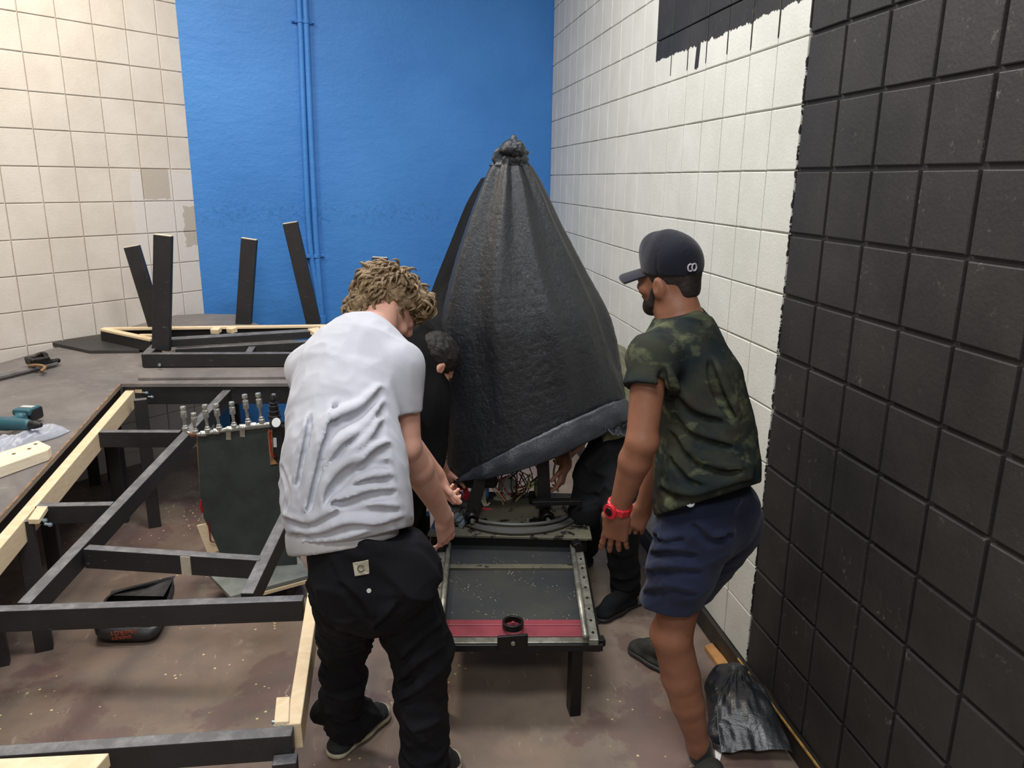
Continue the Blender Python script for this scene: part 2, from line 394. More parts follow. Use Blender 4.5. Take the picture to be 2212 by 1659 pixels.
GD = .011
def block_wall(name, org, d, nrm, c0, c1, rows, z0, m, wide):
    """courses of square-scored block; tiles stand proud of a recessed joint plane"""
    mb = MB(); org = V(*org); d = V(*d); nrm = V(*nrm); rs = np.random.RandomState(5)
    P = lambda u, z, o: org + d * u + V(0, 0, z) + nrm * o
    mb.add([P(c0 * BL, z0, -GD), P(c1 * BL, z0, -GD), P(c1 * BL, z0 + rows * BL, -GD), P(c0 * BL, z0 + rows * BL, -GD)], [(0, 1, 2, 3)])
    mb.add([P(c0 * BL, z0, -.1), P(c1 * BL, z0, -.1), P(c1 * BL, z0 + rows * BL, -.1), P(c0 * BL, z0 + rows * BL, -.1)], [(3, 2, 1, 0)])
    c = math.floor(c0)
    while c < c1:
        for r in range(rows):
            g, bv = (.0066, .0035) if wide(c) else (.0024, .003)
            a = max(c * BL, c0 * BL); b = min((c + 1) * BL, c1 * BL); lo = z0 + r * BL; hi = lo + BL
            j = lambda: rs.uniform(-.0009, .0009)
            o = [(a + g + j(), lo + g + j()), (b - g + j(), lo + g + j()), (b - g + j(), hi - g + j()), (a + g + j(), hi - g + j())]
            i = [(o[0][0] + bv, o[0][1] + bv), (o[1][0] - bv, o[1][1] + bv), (o[2][0] - bv, o[2][1] - bv), (o[3][0] + bv, o[3][1] - bv)]
            vs = [P(u, z, -GD) for u, z in o] + [P(u, z, -.0015) for u, z in [( (p[0]+q[0])/2-(.35*(q[0]-p[0])), (p[1]+q[1])/2-(.35*(q[1]-p[1])) ) for p, q in zip(o, i)]] + [P(u, z, rs.uniform(-.0005, .0005)) for u, z in i]
            fs = [(8, 9, 10, 11)] + [(k, (k + 1) % 4, 4 + (k + 1) % 4, 4 + k) for k in range(4)] + [(4 + k, 4 + (k + 1) % 4, 8 + (k + 1) % 4, 8 + k) for k in range(4)]
            mb.add(vs, fs)
        c += 1
    o = mb.build(name, m); return tag(o, kind='structure')
block_wall('wall_right', (XR, YC, 0), (0, -1, 0), (-1, 0, 0), -18.87, 28, 20, ZB, M['right'], lambda c: c >= 0)
block_wall('wall_left', LO, LD, (LD[1], -LD[0], 0), -20, 5.735, 20, 1.7217 - 8 * BL, M['left'], lambda c: False)

mb = MB()   # blue wall, a slab behind its face
d = unit(BP1 - BP0); nb = V(-d[1], d[0], 0)
e0 = BP0 - d * .25; e1 = BP1 + d * .1
mb.hexa([e0, e1, e1 + nb * .15, e0 + nb * .15] + [p + V(0, 0, 4.2) for p in (e0, e1, e1 + nb * .15, e0 + nb * .15)])
tag(mb.build('wall_back', M['blue']), kind='structure')
mb = MB(); mb.box((-1.6, 1.6, -.05), 7.2, 10.6, .1); tag(mb.build('floor', M['floor']), kind='structure')
mb = MB(); mb.box((-1.6, 1.6, 4.25), 7.2, 10.6, .1); tag(mb.build('ceiling', M['ceil']), kind='structure')
mb = MB(); mb.box((-1.75, -3.35, 2.1), 6.5, .1, 4.2); tag(mb.build('wall_front', M['plain']), kind='structure')
LE = LO - LD * 20 * BL
mb = MB(); mb.box((LE[0] - .05, (LE[1] - 3.3) / 2, 2.1), .1, LE[1] + 3.3, 4.2); tag(mb.build('wall_side', M['plain']), kind='structure')
# footing course of the left wall and the baseboards
mb = MB(); nl = V(LD[1], -LD[0], 0); a = LE; b = LO + LD * 5.735 * BL
mb.hexa([a - nl * .01, b - nl * .01, b - nl * .1, a - nl * .1] + [p + V(0, 0, 1.7217 - 8 * BL) for p in (a - nl * .01, b - nl * .01, b - nl * .1, a - nl * .1)])
tag(mb.build('baseboard_left', M['left']), kind='structure')
mb = MB(); mb.bar((XR - .009, 6.22, ZB), (XR - .009, -3.2, ZB), .022, .09, drop=1)
o = tag(mb.build('baseboard_right', M['basebd'], bevel=.003), kind='structure')
mb = MB(); mb.bar(BP0 - nb * .012 + V(0, 0, .1), BP1 - nb * .012 + V(0, 0, .1), .02, .1, drop=1)
tag(mb.build('baseboard_back', M['basebd'], bevel=.003), kind='structure')
mb = MB(); mb.bar((XR - .022, 2.44, .0935), (XR - .022, -1, .0935), .006, .006)
tag(mb.build('trim_1', mat('worn_wood_edge', lin(150, 118, 62), .5, var=.4, scale=20)), kind='structure')

# conduits on the blue wall
def onblue(x, y, off):
    dd = ray(x, y); n = -nb; t = ((BP0 + n * off - CAM) @ n) / (dd @ n); return CAM + dd * t
m_cond = M['blue']
def conduit(label, px, r, straps, bow=0.0):
    pts = [onblue(x, y, .03) for x, y in px]
    pts = [pts[0] + (pts[0] - pts[-1]) * .45] + pts
    root = thing('conduit', label, 'pipe', pts[-1], 'painted conduits on the blue wall')
    mb = MB(); mb.tube(smooth_curve(pts, 4), r, 14); mb.build('pipe', m_cond, root, smooth=True)
    for sx, sy in straps:
        p = onblue(sx, sy, .03); mb = MB()
        mb.tube([p - V(0, 0, .012), p + V(0, 0, .012)], r + .005, 14)
        mb.bar(p - d * .055 - nb * -.02, p + d * .0 - nb * -.02, .012, .022) if px[0][0] < 652 else mb.bar(p + nb * .02, p + d * .055 + nb * .02, .012, .022)
        q = p + (d * -.045 if px[0][0] < 652 else d * .045)
        mb.tube([q + nb * .02, q - nb * .004], .007, 8)
        mb.build('pipe_strap', m_cond, root, bevel=.002)
    return root
conduit('left one of two blue painted conduits running down the blue wall', [(646, 0), (657, 280), (669, 520), (687, 640), (690, 698)], .019, [(648, 45), (667, 553)])
c2 = conduit('right one of two blue painted conduits, ending in a coupling at the stage frame', [(659, 0), (671, 280), (683, 520), (694, 660), (697, 698)], .021, [(661, 47), (684, 553)])
mb = MB(); p = onblue(697, 690, .03); mb.tube([p - V(0, 0, .03), p + V(0, 0, .03)], .029, 14); mb.build('coupling', m_cond, c2, bevel=.003)
# ------------------------------------------------------------------ stage framing
def m_wood_black():
    m, t = base('black_painted_timber', 0.5); c = t.coords()
    n = t.noise(c, 5, 7, .65); s = t.noise(t.coords((1, 4, 4)), 22, 7, .75)
    a = t.mix(t.step(n, .3, .7), lin(30, 29, 29), lin(44, 43, 44))
    a = t.mix(t.math('MULTIPLY', t.step(s, .62, .76), .7), a, lin(140, 135, 126))
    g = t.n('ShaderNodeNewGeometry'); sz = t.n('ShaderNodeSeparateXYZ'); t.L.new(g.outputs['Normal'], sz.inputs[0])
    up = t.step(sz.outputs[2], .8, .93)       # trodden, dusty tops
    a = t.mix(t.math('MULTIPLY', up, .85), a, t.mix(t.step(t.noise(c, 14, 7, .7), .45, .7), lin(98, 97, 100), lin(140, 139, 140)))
    t.L.new(a, t.b.inputs['Base Color']); t.bump(n, .2, .003); return m
def m_pine(name, c1, c2):
    m, t = base(name, .6); g = t.noise(t.coords((1.2, 1.2, 9)), 9, 6, .6, 1.5); k = t.noise(t.coords(), 11, 4)
    a = t.mix(t.step(g, .35, .65), c1, c2); a = t.mix(t.math('MULTIPLY', t.step(k, .70, .76), .6), a, lin(150, 100, 60))
    t.L.new(a, t.b.inputs['Base Color']); t.bump(g, .08, .002); return m
M['tb'] = m_wood_black()
M['pine'] = m_pine('pine_timber', lin(226, 200, 162), lin(238, 218, 184))
M['pine2'] = m_pine('pine_offcut', lin(232, 214, 184), lin(242, 230, 206))
M['ply'] = mat('plywood_edge', lin(150, 112, 74), .7, var=.35, scale=30)
M['pale'] = mat('bare_wood_patch', lin(182, 170, 150), .7, var=.1, scale=30)
M['bolt'] = mat('zinc_bolt', lin(180, 200, 215), .3, .8)
def m_deck():
    m, t = base('worn_stage_paint', .55); c = t.coords()
    n = t.noise(c, 2.4, 7, .65, .5); s = t.noise(t.coords((1, 2.5, 1)), 16, 8, .75, .6)
    a = t.mix(t.step(n, .35, .65), lin(100, 95, 95), lin(130, 124, 121))
    a = t.mix(t.math('MULTIPLY', t.step(s, .58, .72), .6), a, lin(180, 172, 160))
    a = t.mix(t.math('MULTIPLY', t.step(t.noise(c, 1.6, 5), .56, .66), .4), a, lin(76, 73, 74))
    t.L.new(a, t.b.inputs['Base Color']); t.bump(s, .12, .002); return m
M['deck'] = m_deck()

def pd(x, y, off=0.0): return PF(x, y, .04 + off)
# --- deck
deck = thing('stage_deck', 'large sloping grey plywood stage deck against the left wall', 'stage', (-2.2, 4.2, .75))
A, B_ = pd(262, 829), pd(0, 1118); ext = B_ + (B_ - A) * .9
wl = lambda t_, off: LO + LD * t_ + nl * off
cnr = wl(-.1, .03); far = wl(-3.2, .03)
poly = [pd(262, 829), pd(852, 828), pd(508, 679), pd(440, 677.5), pd(372, 681), wl(-.15, .06), wl(-2.9, .06), ext]
for p in poly: p[2] = zf(p[1], .04)
mb = MB(); mb.prism(poly, .018); mb.build('plywood', M['deck'], deck)
def rim(a, b, h=.1, inset=.03, w_=.038):
    a = a.copy(); b = b.copy(); a[2] -= .019; b[2] -= .019
    dd = unit(b - a); s = unit(np.cross(dd, (0, 0, 1)))
    mb = MB(); mb.bar(a - s * inset, b - s * inset, w_, h, drop=1); mb.build('joist', M['tb'], deck, bevel=.003)
rim(poly[7], poly[0]); 
rim(poly[2], poly[1], inset=-.03); rim(poly[1] , poly[0], inset=-.03)
mb = MB(); a, b = poly[0].copy(), poly[7].copy(); s = unit(np.cross(unit(b - a), (0, 0, 1)))
a[2] += .001; b[2] += .001; mb.bar(a + s * .004, b + s * .004, .007, .021, drop=1); mb.build('edge_band', M['ply'], deck)
for (x, y) in ((-1.5, 4.28), (-1.58, 3.6), (-1.72, 2.9), (-2.3, 4.3), (-.45, 4.5), (-1.05, 5.3), (-1.75, 4.95), (-2.9, 3.6), (-2.2, 3.2)):
    mb = MB(); mb.bar((x, y, 0), (x, y, zf(y, .04) - .02), .064, .038, up=(0, 1, 0)); mb.build('leg', M['tb'], deck, bevel=.003)

# --- the open sloping frame
fr = thing('platform_frame', 'open black timber platform frame with pale pine rails, its top not yet laid', 'timber frame', (-.8, 2.9, .5))
def beam(name, a, b, wd=.04, ht=.078, m=None, root=fr, off=0.0, side=0.0):
    mb = MB(); mb.bar(PF(*a, off), PF(*b, off), wd, ht, drop=1, side=side); return mb.build(name, m or M['tb'], root, bevel=.003)
beam('pine_rail', (294, 827), (-170, 1366), .046, .092, M['pine'])
beam('pine_rail', (700, 1130), (634, 1564), .040, .092, M['pine'])
beam('crossbeam', (-120, 1318), (655, 1291))
beam('crossbeam', (-160, 1632), (632, 1578), .042)
beam('crossbeam', (565, 1205), (186, 1181))
beam('crossbeam', (390, 931), (216, 931))
beam('crossbeam', (243, 1087), (80, 1090))
beam('crossbeam', (640, 829), (308, 825))
beam('brace', (494, 838), (50, 1303), .046)
beam('brace', (640, 1062), (533, 1282), .044)
def leg_at(x, y, w1=.064, w2=.040, top=-.002, root=fr, ang=0.3):
    mb = MB(); R = (math.cos(ang), math.sin(ang), 0)
    mb.bar((x, y, 0), (x, y, zf(y) + top), w1, w2, up=(-R[1], R[0], 0)); return mb.build('leg', M['tb'], root, bevel=.003)
for p in ((97, 1402), (335, 1137), (2, 1436), (272, 1112), (206, 1046)):
    q = PZ(*p); leg_at(q[0], q[1], top=-.01)
q = PF(612, 1612); leg_at(q[0], q[1] + .01, top=-.05, ang=0)
def block(px, off=.012, h=.02, m=None, root=fr, name='pine_block'):
    mb = MB(); t4 = [PF(x, y, off) for x, y in px]; mb.prism(t4, h); return mb.build(name, m or M['pine'], root, bevel=.002)
block([(597, 1506), (626, 1504), (624, 1558), (592, 1560)], .008, .09)
block([(303, 824), (318, 825), (306, 842), (288, 841)], .004)
block([(80, 1093), (103, 1093), (84, 1122), (60, 1122)], .004)
def pale(a, b, drop):   # bare patch on the camera side of a crossbeam
    P0, P1 = PF(*a), PF(*b); dd = unit(P1 - P0); s = unit(np.cross(dd, (0, 0, 1)))
    mb = MB()
    o = s * .0012
    mb.hexa([P0 + o - V(0, 0, drop), P1 + o - V(0, 0, drop), P1 - s * .004 - V(0, 0, drop), P0 - s * .004 - V(0, 0, drop), P0 + o, P1 + o, P1 - s * .004, P0 - s * .004])
    mb.build('bare_patch', M['pale'], fr)
pale((389, 1202), (410, 1203.5), .076)
pale((448, 831), (462, 831.3), .074)
for px, root in (((309, 848), fr), ((320, 857), fr), ((86, 1123), fr), ((97, 1132), fr), ((588, 1560), fr), ((592, 1569), fr)):
    p = PF(*px, -.012); mb = MB(); mb.tube([p, p + V(.03, -.012, 0)], .005, 8); mb.tube([p + V(.02, -.008, 0), p + V(.026, -.0105, 0)], .009, 6); mb.build('bolt', M['bolt'], root)

# --- upturned frame lying on the deck, legs in the air
up = thing('platform_frame', 'black timber frame lying upside down on the stage, legs in the air', 'timber frame', (-.9, 4.8, .9))
def ub(name, a, b, off, wd=.04, ht=.07, m=None, side=0.0):
    mb = MB(); mb.bar(pd(*a, off), pd(*b, off), wd, ht, drop=1, side=side); return mb.build(name, m or M['tb'], up, bevel=.003)
ub('side_rail', (308, 763), (842, 761), .078, .05, .076)
ub('side_rail', (222, 712), (330, 736), .082, .036, .072)
ub('side_rail', (222, 711), (700, 705), .078, .040, .070)
ub('pine_strip', (222, 708.5), (330, 731), .098, .044, .016, M['pine'])
ub('pine_strip', (222, 708), (706, 701.5), .098, .040, .016, M['pine'])
ub('pine_strip', (300, 722), (345, 722), .098, .030, .014, M['pine'])
ub('crossbeam', (366, 731), (700, 711), .102, .088, .045)
ub('crossbeam', (380, 752), (690, 735), .060, .06, .05)
ub('end_rail', (315, 764), (338, 742), .078, .05, .074)
ub('crossbeam', (534, 765), (545, 748), .074, .04, .06)
ub('pine_block', (462, 712), (470, 706), .100, .05, .03, M['pine'])
ub('pine_block', (494, 710), (506, 706), .096, .05, .03, M['pine'])
ub('pine_block', (676, 708), (700, 722), .115, .07, .03, M['pine'])
ub('pine_block', (700, 712), (704, 702), .10, .06, .04, M['pine'])
def uleg(t_, b_, y0, y1, w_=.1):
    mb = MB(); P0, P1 = PY(*t_, y0), PY(*b_, y1); mb.bar(P1, P0, w_, .04, up=(0.1, 1, 0)); o = mb.build('leg', M['tb'], up, bevel=.004)
    mb = MB(); dd = unit(P0 - P1); mb.bar(P0 - dd * .001, P0 + dd * .003, w_ - .006, .036, up=(0.1, 1, 0)); mb.build('cut_end', M['pine2'], o)
uleg((353, 508), (349, 756), 4.62, 4.62, .098)
uleg((285, 532), (338, 705), 4.95, 4.95, .088)
uleg((539, 516), (526, 706), 5.28, 5.28, .100)
uleg((627, 481), (678, 700), 5.25, 5.25, .095)
uleg((821, 556), (817, 757), 4.64, 4.58, .092)
for px in ((335, 775), (345, 787)):
    mb = MB(); p = pd(*px, .03); mb.tube([p, p + V(.003, -.018, 0)], .008, 8); mb.build('bolt', M['bolt'], up)
# planks and boards on the deck
mb = MB(); mb.prism([pd(306, 800, .016), pd(640, 797, .016), pd(640, 813, .016), pd(298, 816, .016)], .015)
tag(mb.build('plank', M['deck'], bevel=.002), 'long narrow grey plank on the stage in front of the upside-down frame', 'plank')
mb = MB(); mb.prism([pd(112, 740, .02), pd(193, 757, .02), pd(300, 756, .02), pd(318, 740, .02), pd(217, 722, .02)], .02)
tag(mb.build('plywood_panel', mat('black_panel', lin(56, 54, 54), .5, var=.15, scale=6, bump=.1), bevel=.002), 'thin black many-sided plywood panel lying on the stage near the left wall', 'board')
# pine board at the near left corner
mb = MB(); mb.prism([PF(-160, 1646, .045), PF(236, 1626, .045), PF(205, 1662, .045), PF(-160, 1735, .045)], .04)
tag(mb.build('pine_board', M['pine'], bevel=.003), 'pale pine board lying on the frame at the lower left corner', 'board')
mb = MB(); mb.prism([pd(-90, 1005, .05), pd(82, 951, .05), pd(110, 964, .05), pd(103, 972, .05), pd(-90, 1040, .05)], .048)
bd = tag(mb.build('pine_offcut', M['pine2'], bevel=.003), 'whitish pine offcut with three screw holes on the stage edge', 'board')
m_hole = mat('screw_hole', lin(120, 90, 60), .8)
for px in ((30, 980), (63, 969), (77, 959)):
    mb = MB(); p = pd(*px, .0505); mb.tube([p, p + V(0, 0, .0006)], .008, 10); mb.build('screw_hole', m_hole, bd)
# ------------------------------------------------------------------ tools and scrap on the stage
m_teal = mat('teal_plastic', lin(48, 92, 104), .45, var=.1); m_blackp = mat('black_plastic', lin(26, 26, 28), .45, var=.2, scale=20)
m_steel = mat('dull_steel', lin(150, 148, 145), .38, .8, var=.15, scale=20); m_rubber = mat('black_rubber', lin(24, 24, 24), .6)
# cordless driver lying on its side
drv = thing('cordless_driver', 'teal and black cordless impact driver lying on the stage edge', 'power tool', pd(40, 905))
U = V(0, 0, 1); a = pd(62, 893, .05); ax = unit((pd(62, 893) - pd(0, 932)) * V(1, 1, 0)); sx = V(-ax[1], ax[0], 0)
Rm = np.stack([ax, sx, U], 1)
v = Vol(a - .2, a + .2, .0035); v.box(a + V(0, 0, .0), (.042, .048, .030), Rm, .012); m1 = v.mesh(); np_obj('battery', m1, m_blackp, drv)
v = Vol(a - .2, a + .2, .0035); v.box(a - ax * .008 + V(0, 0, .018), (.046, .044, .016), Rm, .010); np_obj('battery_housing', v.mesh(), m_teal, drv)
g0, g1 = a - ax * .04 + V(0, 0, -.002), a - ax * .15 + V(0, 0, -.004)
v = Vol(g1 - .22, a + .15, .0035); v.chain([g0, (g0 + g1) / 2, g1], [.021, .017, .021], .01); v.cone(g1 - sx * .10, g1 + sx * .055, .026, .033, .02); v.box(g0 - ax * .01, (.012, .03, .022), Rm, .01, .01)
np_obj('handle', v.mesh(), m_teal, drv)
mb = MB(); mb.tube([g1 - sx * .09, g1 - sx * .14, g1 - sx * .17], [.022, .019, .010], 16); mb.build('nose', m_blackp, drv, smooth=False, bevel=.002)
mb = MB(); mb.tube([g1 + sx * .05, g1 + sx * .085], [.034, .030], 16); mb.build('motor_cap', mat('orange_plastic', lin(190, 90, 50), .5), drv, bevel=.003)
mb = MB(); mb.bar(a + V(0, 0, .034) - sx * .03, a + V(0, 0, .034) + sx * .03, .03, .003); mb.build('decal', mat('white_decal', lin(205, 200, 195), .5), drv)
# clear bag, crumpled
def m_film(name, c, a_, rough=.12):
    m, t = base(name, rough); t.b.inputs['Base Color'].default_value = c; t.b.inputs['Transmission Weight'].default_value = a_; t.b.inputs['IOR'].default_value = 1.25
    return m
P = np.zeros((70, 44, 3)); c0, c1 = pd(-60, 1000), pd(136, 925)
dd = (c1 - c0); s = unit(np.cross(dd, U)) * .085
for i in range(70):
    for j in range(44):
        u, v_ = i / 69, j / 43 * 2 - 1
        wv = 1 - .35 * u + .15 * math.sin(u * 9)
        p = c0 + dd * u + s * v_ * wv
        n = vnoise(np.array(u * 9 + v_), np.array(v_ * 3.5), np.array(.3)) ; n2 = vnoise(np.array(u * 25), np.array(v_ * 9), np.array(2.3))
        p[2] = zf(p[1], .04) + .003 + (1 - v_ ** 4) * (1 - (2 * u - 1) ** 6) * (.008 + .055 * float(n) * (1 - .4 * u) + .018 * float(n2)); P[i, j] = p
o = np_obj('plastic_bag', grid_mesh(P), m_film('clear_film', lin(225, 228, 240), .55), None)
tag(o, 'crumpled clear plastic bag beside the cordless driver', 'plastic bag')
m_ = o.modifiers.new('s', 'SOLIDIFY'); m_.thickness = .0006; m_.offset = 1
# bar clamp
cl = thing('bar_clamp', 'rusty black bar clamp with a long grey rail on the stage at far left', 'clamp', pd(85, 790))
r0, r1 = pd(-90, 835, .02), pd(122, 783, .02)
mb = MB(); mb.bar(r0, r1, .05, .014); mb.build('rail', mat('grey_rail', lin(120, 116, 118), .4, .3, var=.2, scale=12), cl, bevel=.002)
j0 = pd(88, 788, .03); ja = unit(r1 - r0); js = unit(np.cross(ja, U))
v = Vol(j0 - .2, j0 + .2, .004); v.box(j0 - js * .035 + U * .02, (.05, .05, .022), np.stack([ja, js, U], 1), .01); v.ell(j0 + ja * .035 - js * .06 + U * .035, (.03, .03, .02)); v.box(j0 - js * .03 + U * .04, (.03, .02, .02), np.stack([ja, js, U], 1), .006, .004, cut=True)
v.cone(j0 + ja * .04, j0 + ja * .09, .018, .014, .01)
np_obj('jaw', v.mesh(), mat('black_iron', lin(26, 23, 21), .45, .3, var=.4, scale=30), cl)
hp = smooth_curve([j0 - ja * .06 + U * .01, j0 - ja * .03 + js * .04 + U * .012, j0 - ja * .005 + js * .07 + U * .0, j0 - ja * .035 + js * .095 - U * .012], 6)
mb = MB(); mb.tube(hp, .009, 8); mb.build('trigger', mat('rusty_brass', lin(140, 112, 80), .5, .4, var=.3, scale=30), cl, smooth=True)

# ------------------------------------------------------------------ valve board on its dolly
vb = thing('valve_board', 'dark green panel with a row of small steel valves on a castered base', 'valve board', (-.6, 3.45, 0))
m_grn = mat('dark_green_board', lin(52, 58, 56), .6, var=.18, scale=9, bump=.05); m_grnl = mat('worn_green_top', lin(118, 122, 116), .6, var=.2, scale=7)
YB_ = 3.42
def vp(x, y, dy=0.0): return PY(x, y, YB_ + dy)
out = [(426, 946), (430, 939), (580, 922), (622, 920), (640, 1205), (645, 1262), (520, 1258), (482, 1212), (455, 1150), (440, 1120), (432, 1060)]
mb = MB(); mb.prism([vp(*p) for p in out], .02, (0, 1, 0)); mb.build('panel', m_grn, vb, bevel=.003)
mb = MB(); mb.prism([vp(*p, .0205) for p in [(424, 945), (429, 937), (580, 920), (590, 923), (440, 942), (429, 950), (436, 1060), (432, 1062)]], .006, (0, 1, 0)); mb.build('edge_strip', M['ply'], vb)
b1, b2, b3, b4 = PZ(452, 1240, .11), PZ(497, 1288, .11), PZ(668, 1242, .11), PZ(640, 1190, .11)
mb = MB(); mb.prism([b1, b2, b3, b4], .02); mb.build('base_board', m_grnl, vb, bevel=.003)
mb = MB(); mb.bar(b2 - U * .021, b3 - U * .021, .03, .018, drop=1, side=-.012); mb.build('pine_batten', M['pine'], vb, bevel=.002)
for p in ((b1 * .75 + b3 * .25), (b2 * .8 + b4 * .2), (b3 * .8 + b1 * .2), (b4 * .85 + b2 * .15)):
    mb = MB(); mb.tube([(p[0] - .014, p[1], .032), (p[0] + .014, p[1], .032)], .032, 18); cs = mb.build('caster', m_rubber, vb, bevel=.004)
    mb = MB(); mb.bar((p[0], p[1], .06), (p[0], p[1], .09), .04, .03, up=(0, 1, 0)); mb.build('caster_fork', m_steel, cs)
for q in (((652, 1215), (690, 1200), (690, 930), (648, 930)),):    # return panel behind the shirt
    mb = MB(); mb.prism([vp(x, y, .08) for x, y in ((624, 818), (640, 818), (650, 1262), (622, 1262))], .018, (0, 1, 0)); mb.build('back_panel', m_grn, vb, bevel=.003)
mb = MB(); mb.prism([vp(x, y, .012) for x, y in ((425, 1136), (452, 1130), (478, 1186), (450, 1200))], .01, (0, 1, 0)); mb.build('plywood_scrap', M['pine'], vb)
mb = MB(); mb.tube(smooth_curve([vp(449, 1128, -.01), vp(453, 1150, -.012), vp(455, 1168, -.012), vp(466, 1171, -.01)], 4), .0035, 6); mb.build('red_hose', mat('dark_red', lin(110, 35, 30), .5), vb)
mb = MB(); mb.tube([vp(436, 1080, .03), vp(434, 1095, .03), vp(437, 1107, .03)], .006, 6); mb.build('red_tag', mat('red_tag', lin(185, 30, 40), .5), vb)
m_chr = mat('galvanised_fitting', lin(196, 196, 190), .32, .75, var=.12, scale=40, bump=.2, bscale=120); m_brs = mat('copper_fitting', lin(165, 112, 88), .4, .6, var=.25, scale=40)
# the pipe rail
rail = [(398, 928), (408, 935), (430, 938), (470, 931), (500, 926), (540, 920), (580, 916), (604, 912)]
rp = [vp(x, y, -.03) for x, y in rail]
mb = MB(); mb.tube(rp, .0095, 12); mb.build('manifold_pipe', m_chr, vb, smooth=True)
for (x, y) in ((418, 938), (440, 937), (468, 932), (497, 927), (525, 923), (548, 919), (590, 914)):
    p = vp(x, y, -.03); mb = MB(); mb.tube([p - V(.013, 0, -.001), p + V(.013, 0, .001)], .0135, 10); mb.build('coupling', m_brs if x in (418, 590) else m_chr, vb, bevel=.002)
for (xb, yb, xt, yt) in ((401, 929, 395, 878), (422, 934, 418, 892), (449, 933, 442, 874), (474, 928, 466, 872), (506, 923, 500, 868), (537, 917, 528, 852), (566, 913, 557, 849)):
    p, q = vp(xb, yb, -.03), vp(xt, yt, -.035); L_ = q - p; vl = None
    mb = MB(); mb.tube([p, p + L_ * .12, p + L_ * .13, p + L_ * .2, p + L_ * .21, p + L_ * .52, p + L_ * .53, p + L_ * .8, p + L_ * .81, p + L_ * .88, p + L_ * .89, p + L_ * 1.0], [.0135, .0135, .010, .010, .0062, .0062, .0125, .0125, .008, .008, .0125, .0115], 12)
    vl = mb.build('valve', m_chr, vb, bevel=.0012)
    e = p + L_ * .66; mb = MB(); mb.tube([e + V(0, -.008, 0), e + V(0, -.024, .002)], .005, 8); mb.bar(e + V(0, -.022, .008), e + V(.004, -.024, -.028), .010, .003, up=(0, 1, 0)); mb.build('lever', m_steel, vl, bevel=.001)
for (x, y) in ((493, 928), (523, 922)):
    p = vp(x, y, -.012); mb = MB(); mb.bar(p, vp(x + 1, y + 22, -.004), .022, .003, up=(0, 1, 0)); mb.bar(p + V(0, -.03, .012), p + V(0, .0, .012), .022, .003); br = mb.build('bracket', m_chr, vb, bevel=.001)
# pressure regulator and its body by the shirt
p = vp(592, 870, -.03)
mb = MB(); z = [0, .012, .013, .03, .031, .05, .051, .062, .063, .075, .076, .092]; r = [.028, .028, .022, .024, .019, .021, .016, .018, .011, .011, .014, .010]
mb.tube([vp(593, 903, -.03) + U * k * 1.15 for k in z], r, 16); mb.build('regulator', m_blackp, vb, bevel=.001)
mb = MB(); mb.tube([vp(592, 862, -.03), vp(591, 851, -.03)], [.007, .009], 10); mb.build('regulator_screw', m_chr, vb)
mb = MB(); mb.tube([vp(606, 916, -.06), vp(606, 916, -.05)], .03, 24); 
def disc_dir(c, n, r, h, name, m, root):
    mb = MB(); mb.tube([c, c + unit(n) * h], r, 24); return mb.build(name, m, root, bevel=.002)
gn = unit(CAM - vp(598, 912)); disc_dir(vp(598, 914, -.06), gn * V(1, 1, .3) + V(-.5, 0, .3), .026, .02, 'gauge', m_blackp, vb); disc_dir(vp(597, 913, -.085), gn * V(1, 1, .3) + V(-.5, 0, .3), .021, .003, 'gauge_face', mat('gauge_white', lin(220, 222, 222), .3), vb)
v = Vol(vp(600, 990, -.2), vp(600, 900, .1), .005)
mb = MB(); mb.prism([vp(x, y, -.04) for x, y in ((588, 922), (612, 920), (614, 1000), (590, 985))], .04, (0, 1, 0)); mb.build('filter_body', m_blackp, vb, bevel=.008)
mb = MB(); mb.prism([vp(x, y, -.012) for x, y in ((578, 934), (588, 930), (592, 992), (600, 1002), (584, 1004))], .01, (0, 1, 0)); mb.build('wood_backing', M['ply'], vb)
mb = MB(); mb.tube(smooth_curve([vp(581, 928, -.02), vp(586, 975, -.03), vp(592, 985, -.03), vp(603, 985, -.03)], 4), .004, 6); mb.build('red_hose', mat('red_hose', lin(170, 40, 36), .5), vb, smooth=True)
mb = MB(); mb.prism([vp(x, y, -.045) for x, y in ((590, 946), (597, 946), (598, 966), (591, 966))], .003, (0, 1, 0)); mb.build('decal', mat('pale_decal', lin(200, 205, 215), .4), vb)

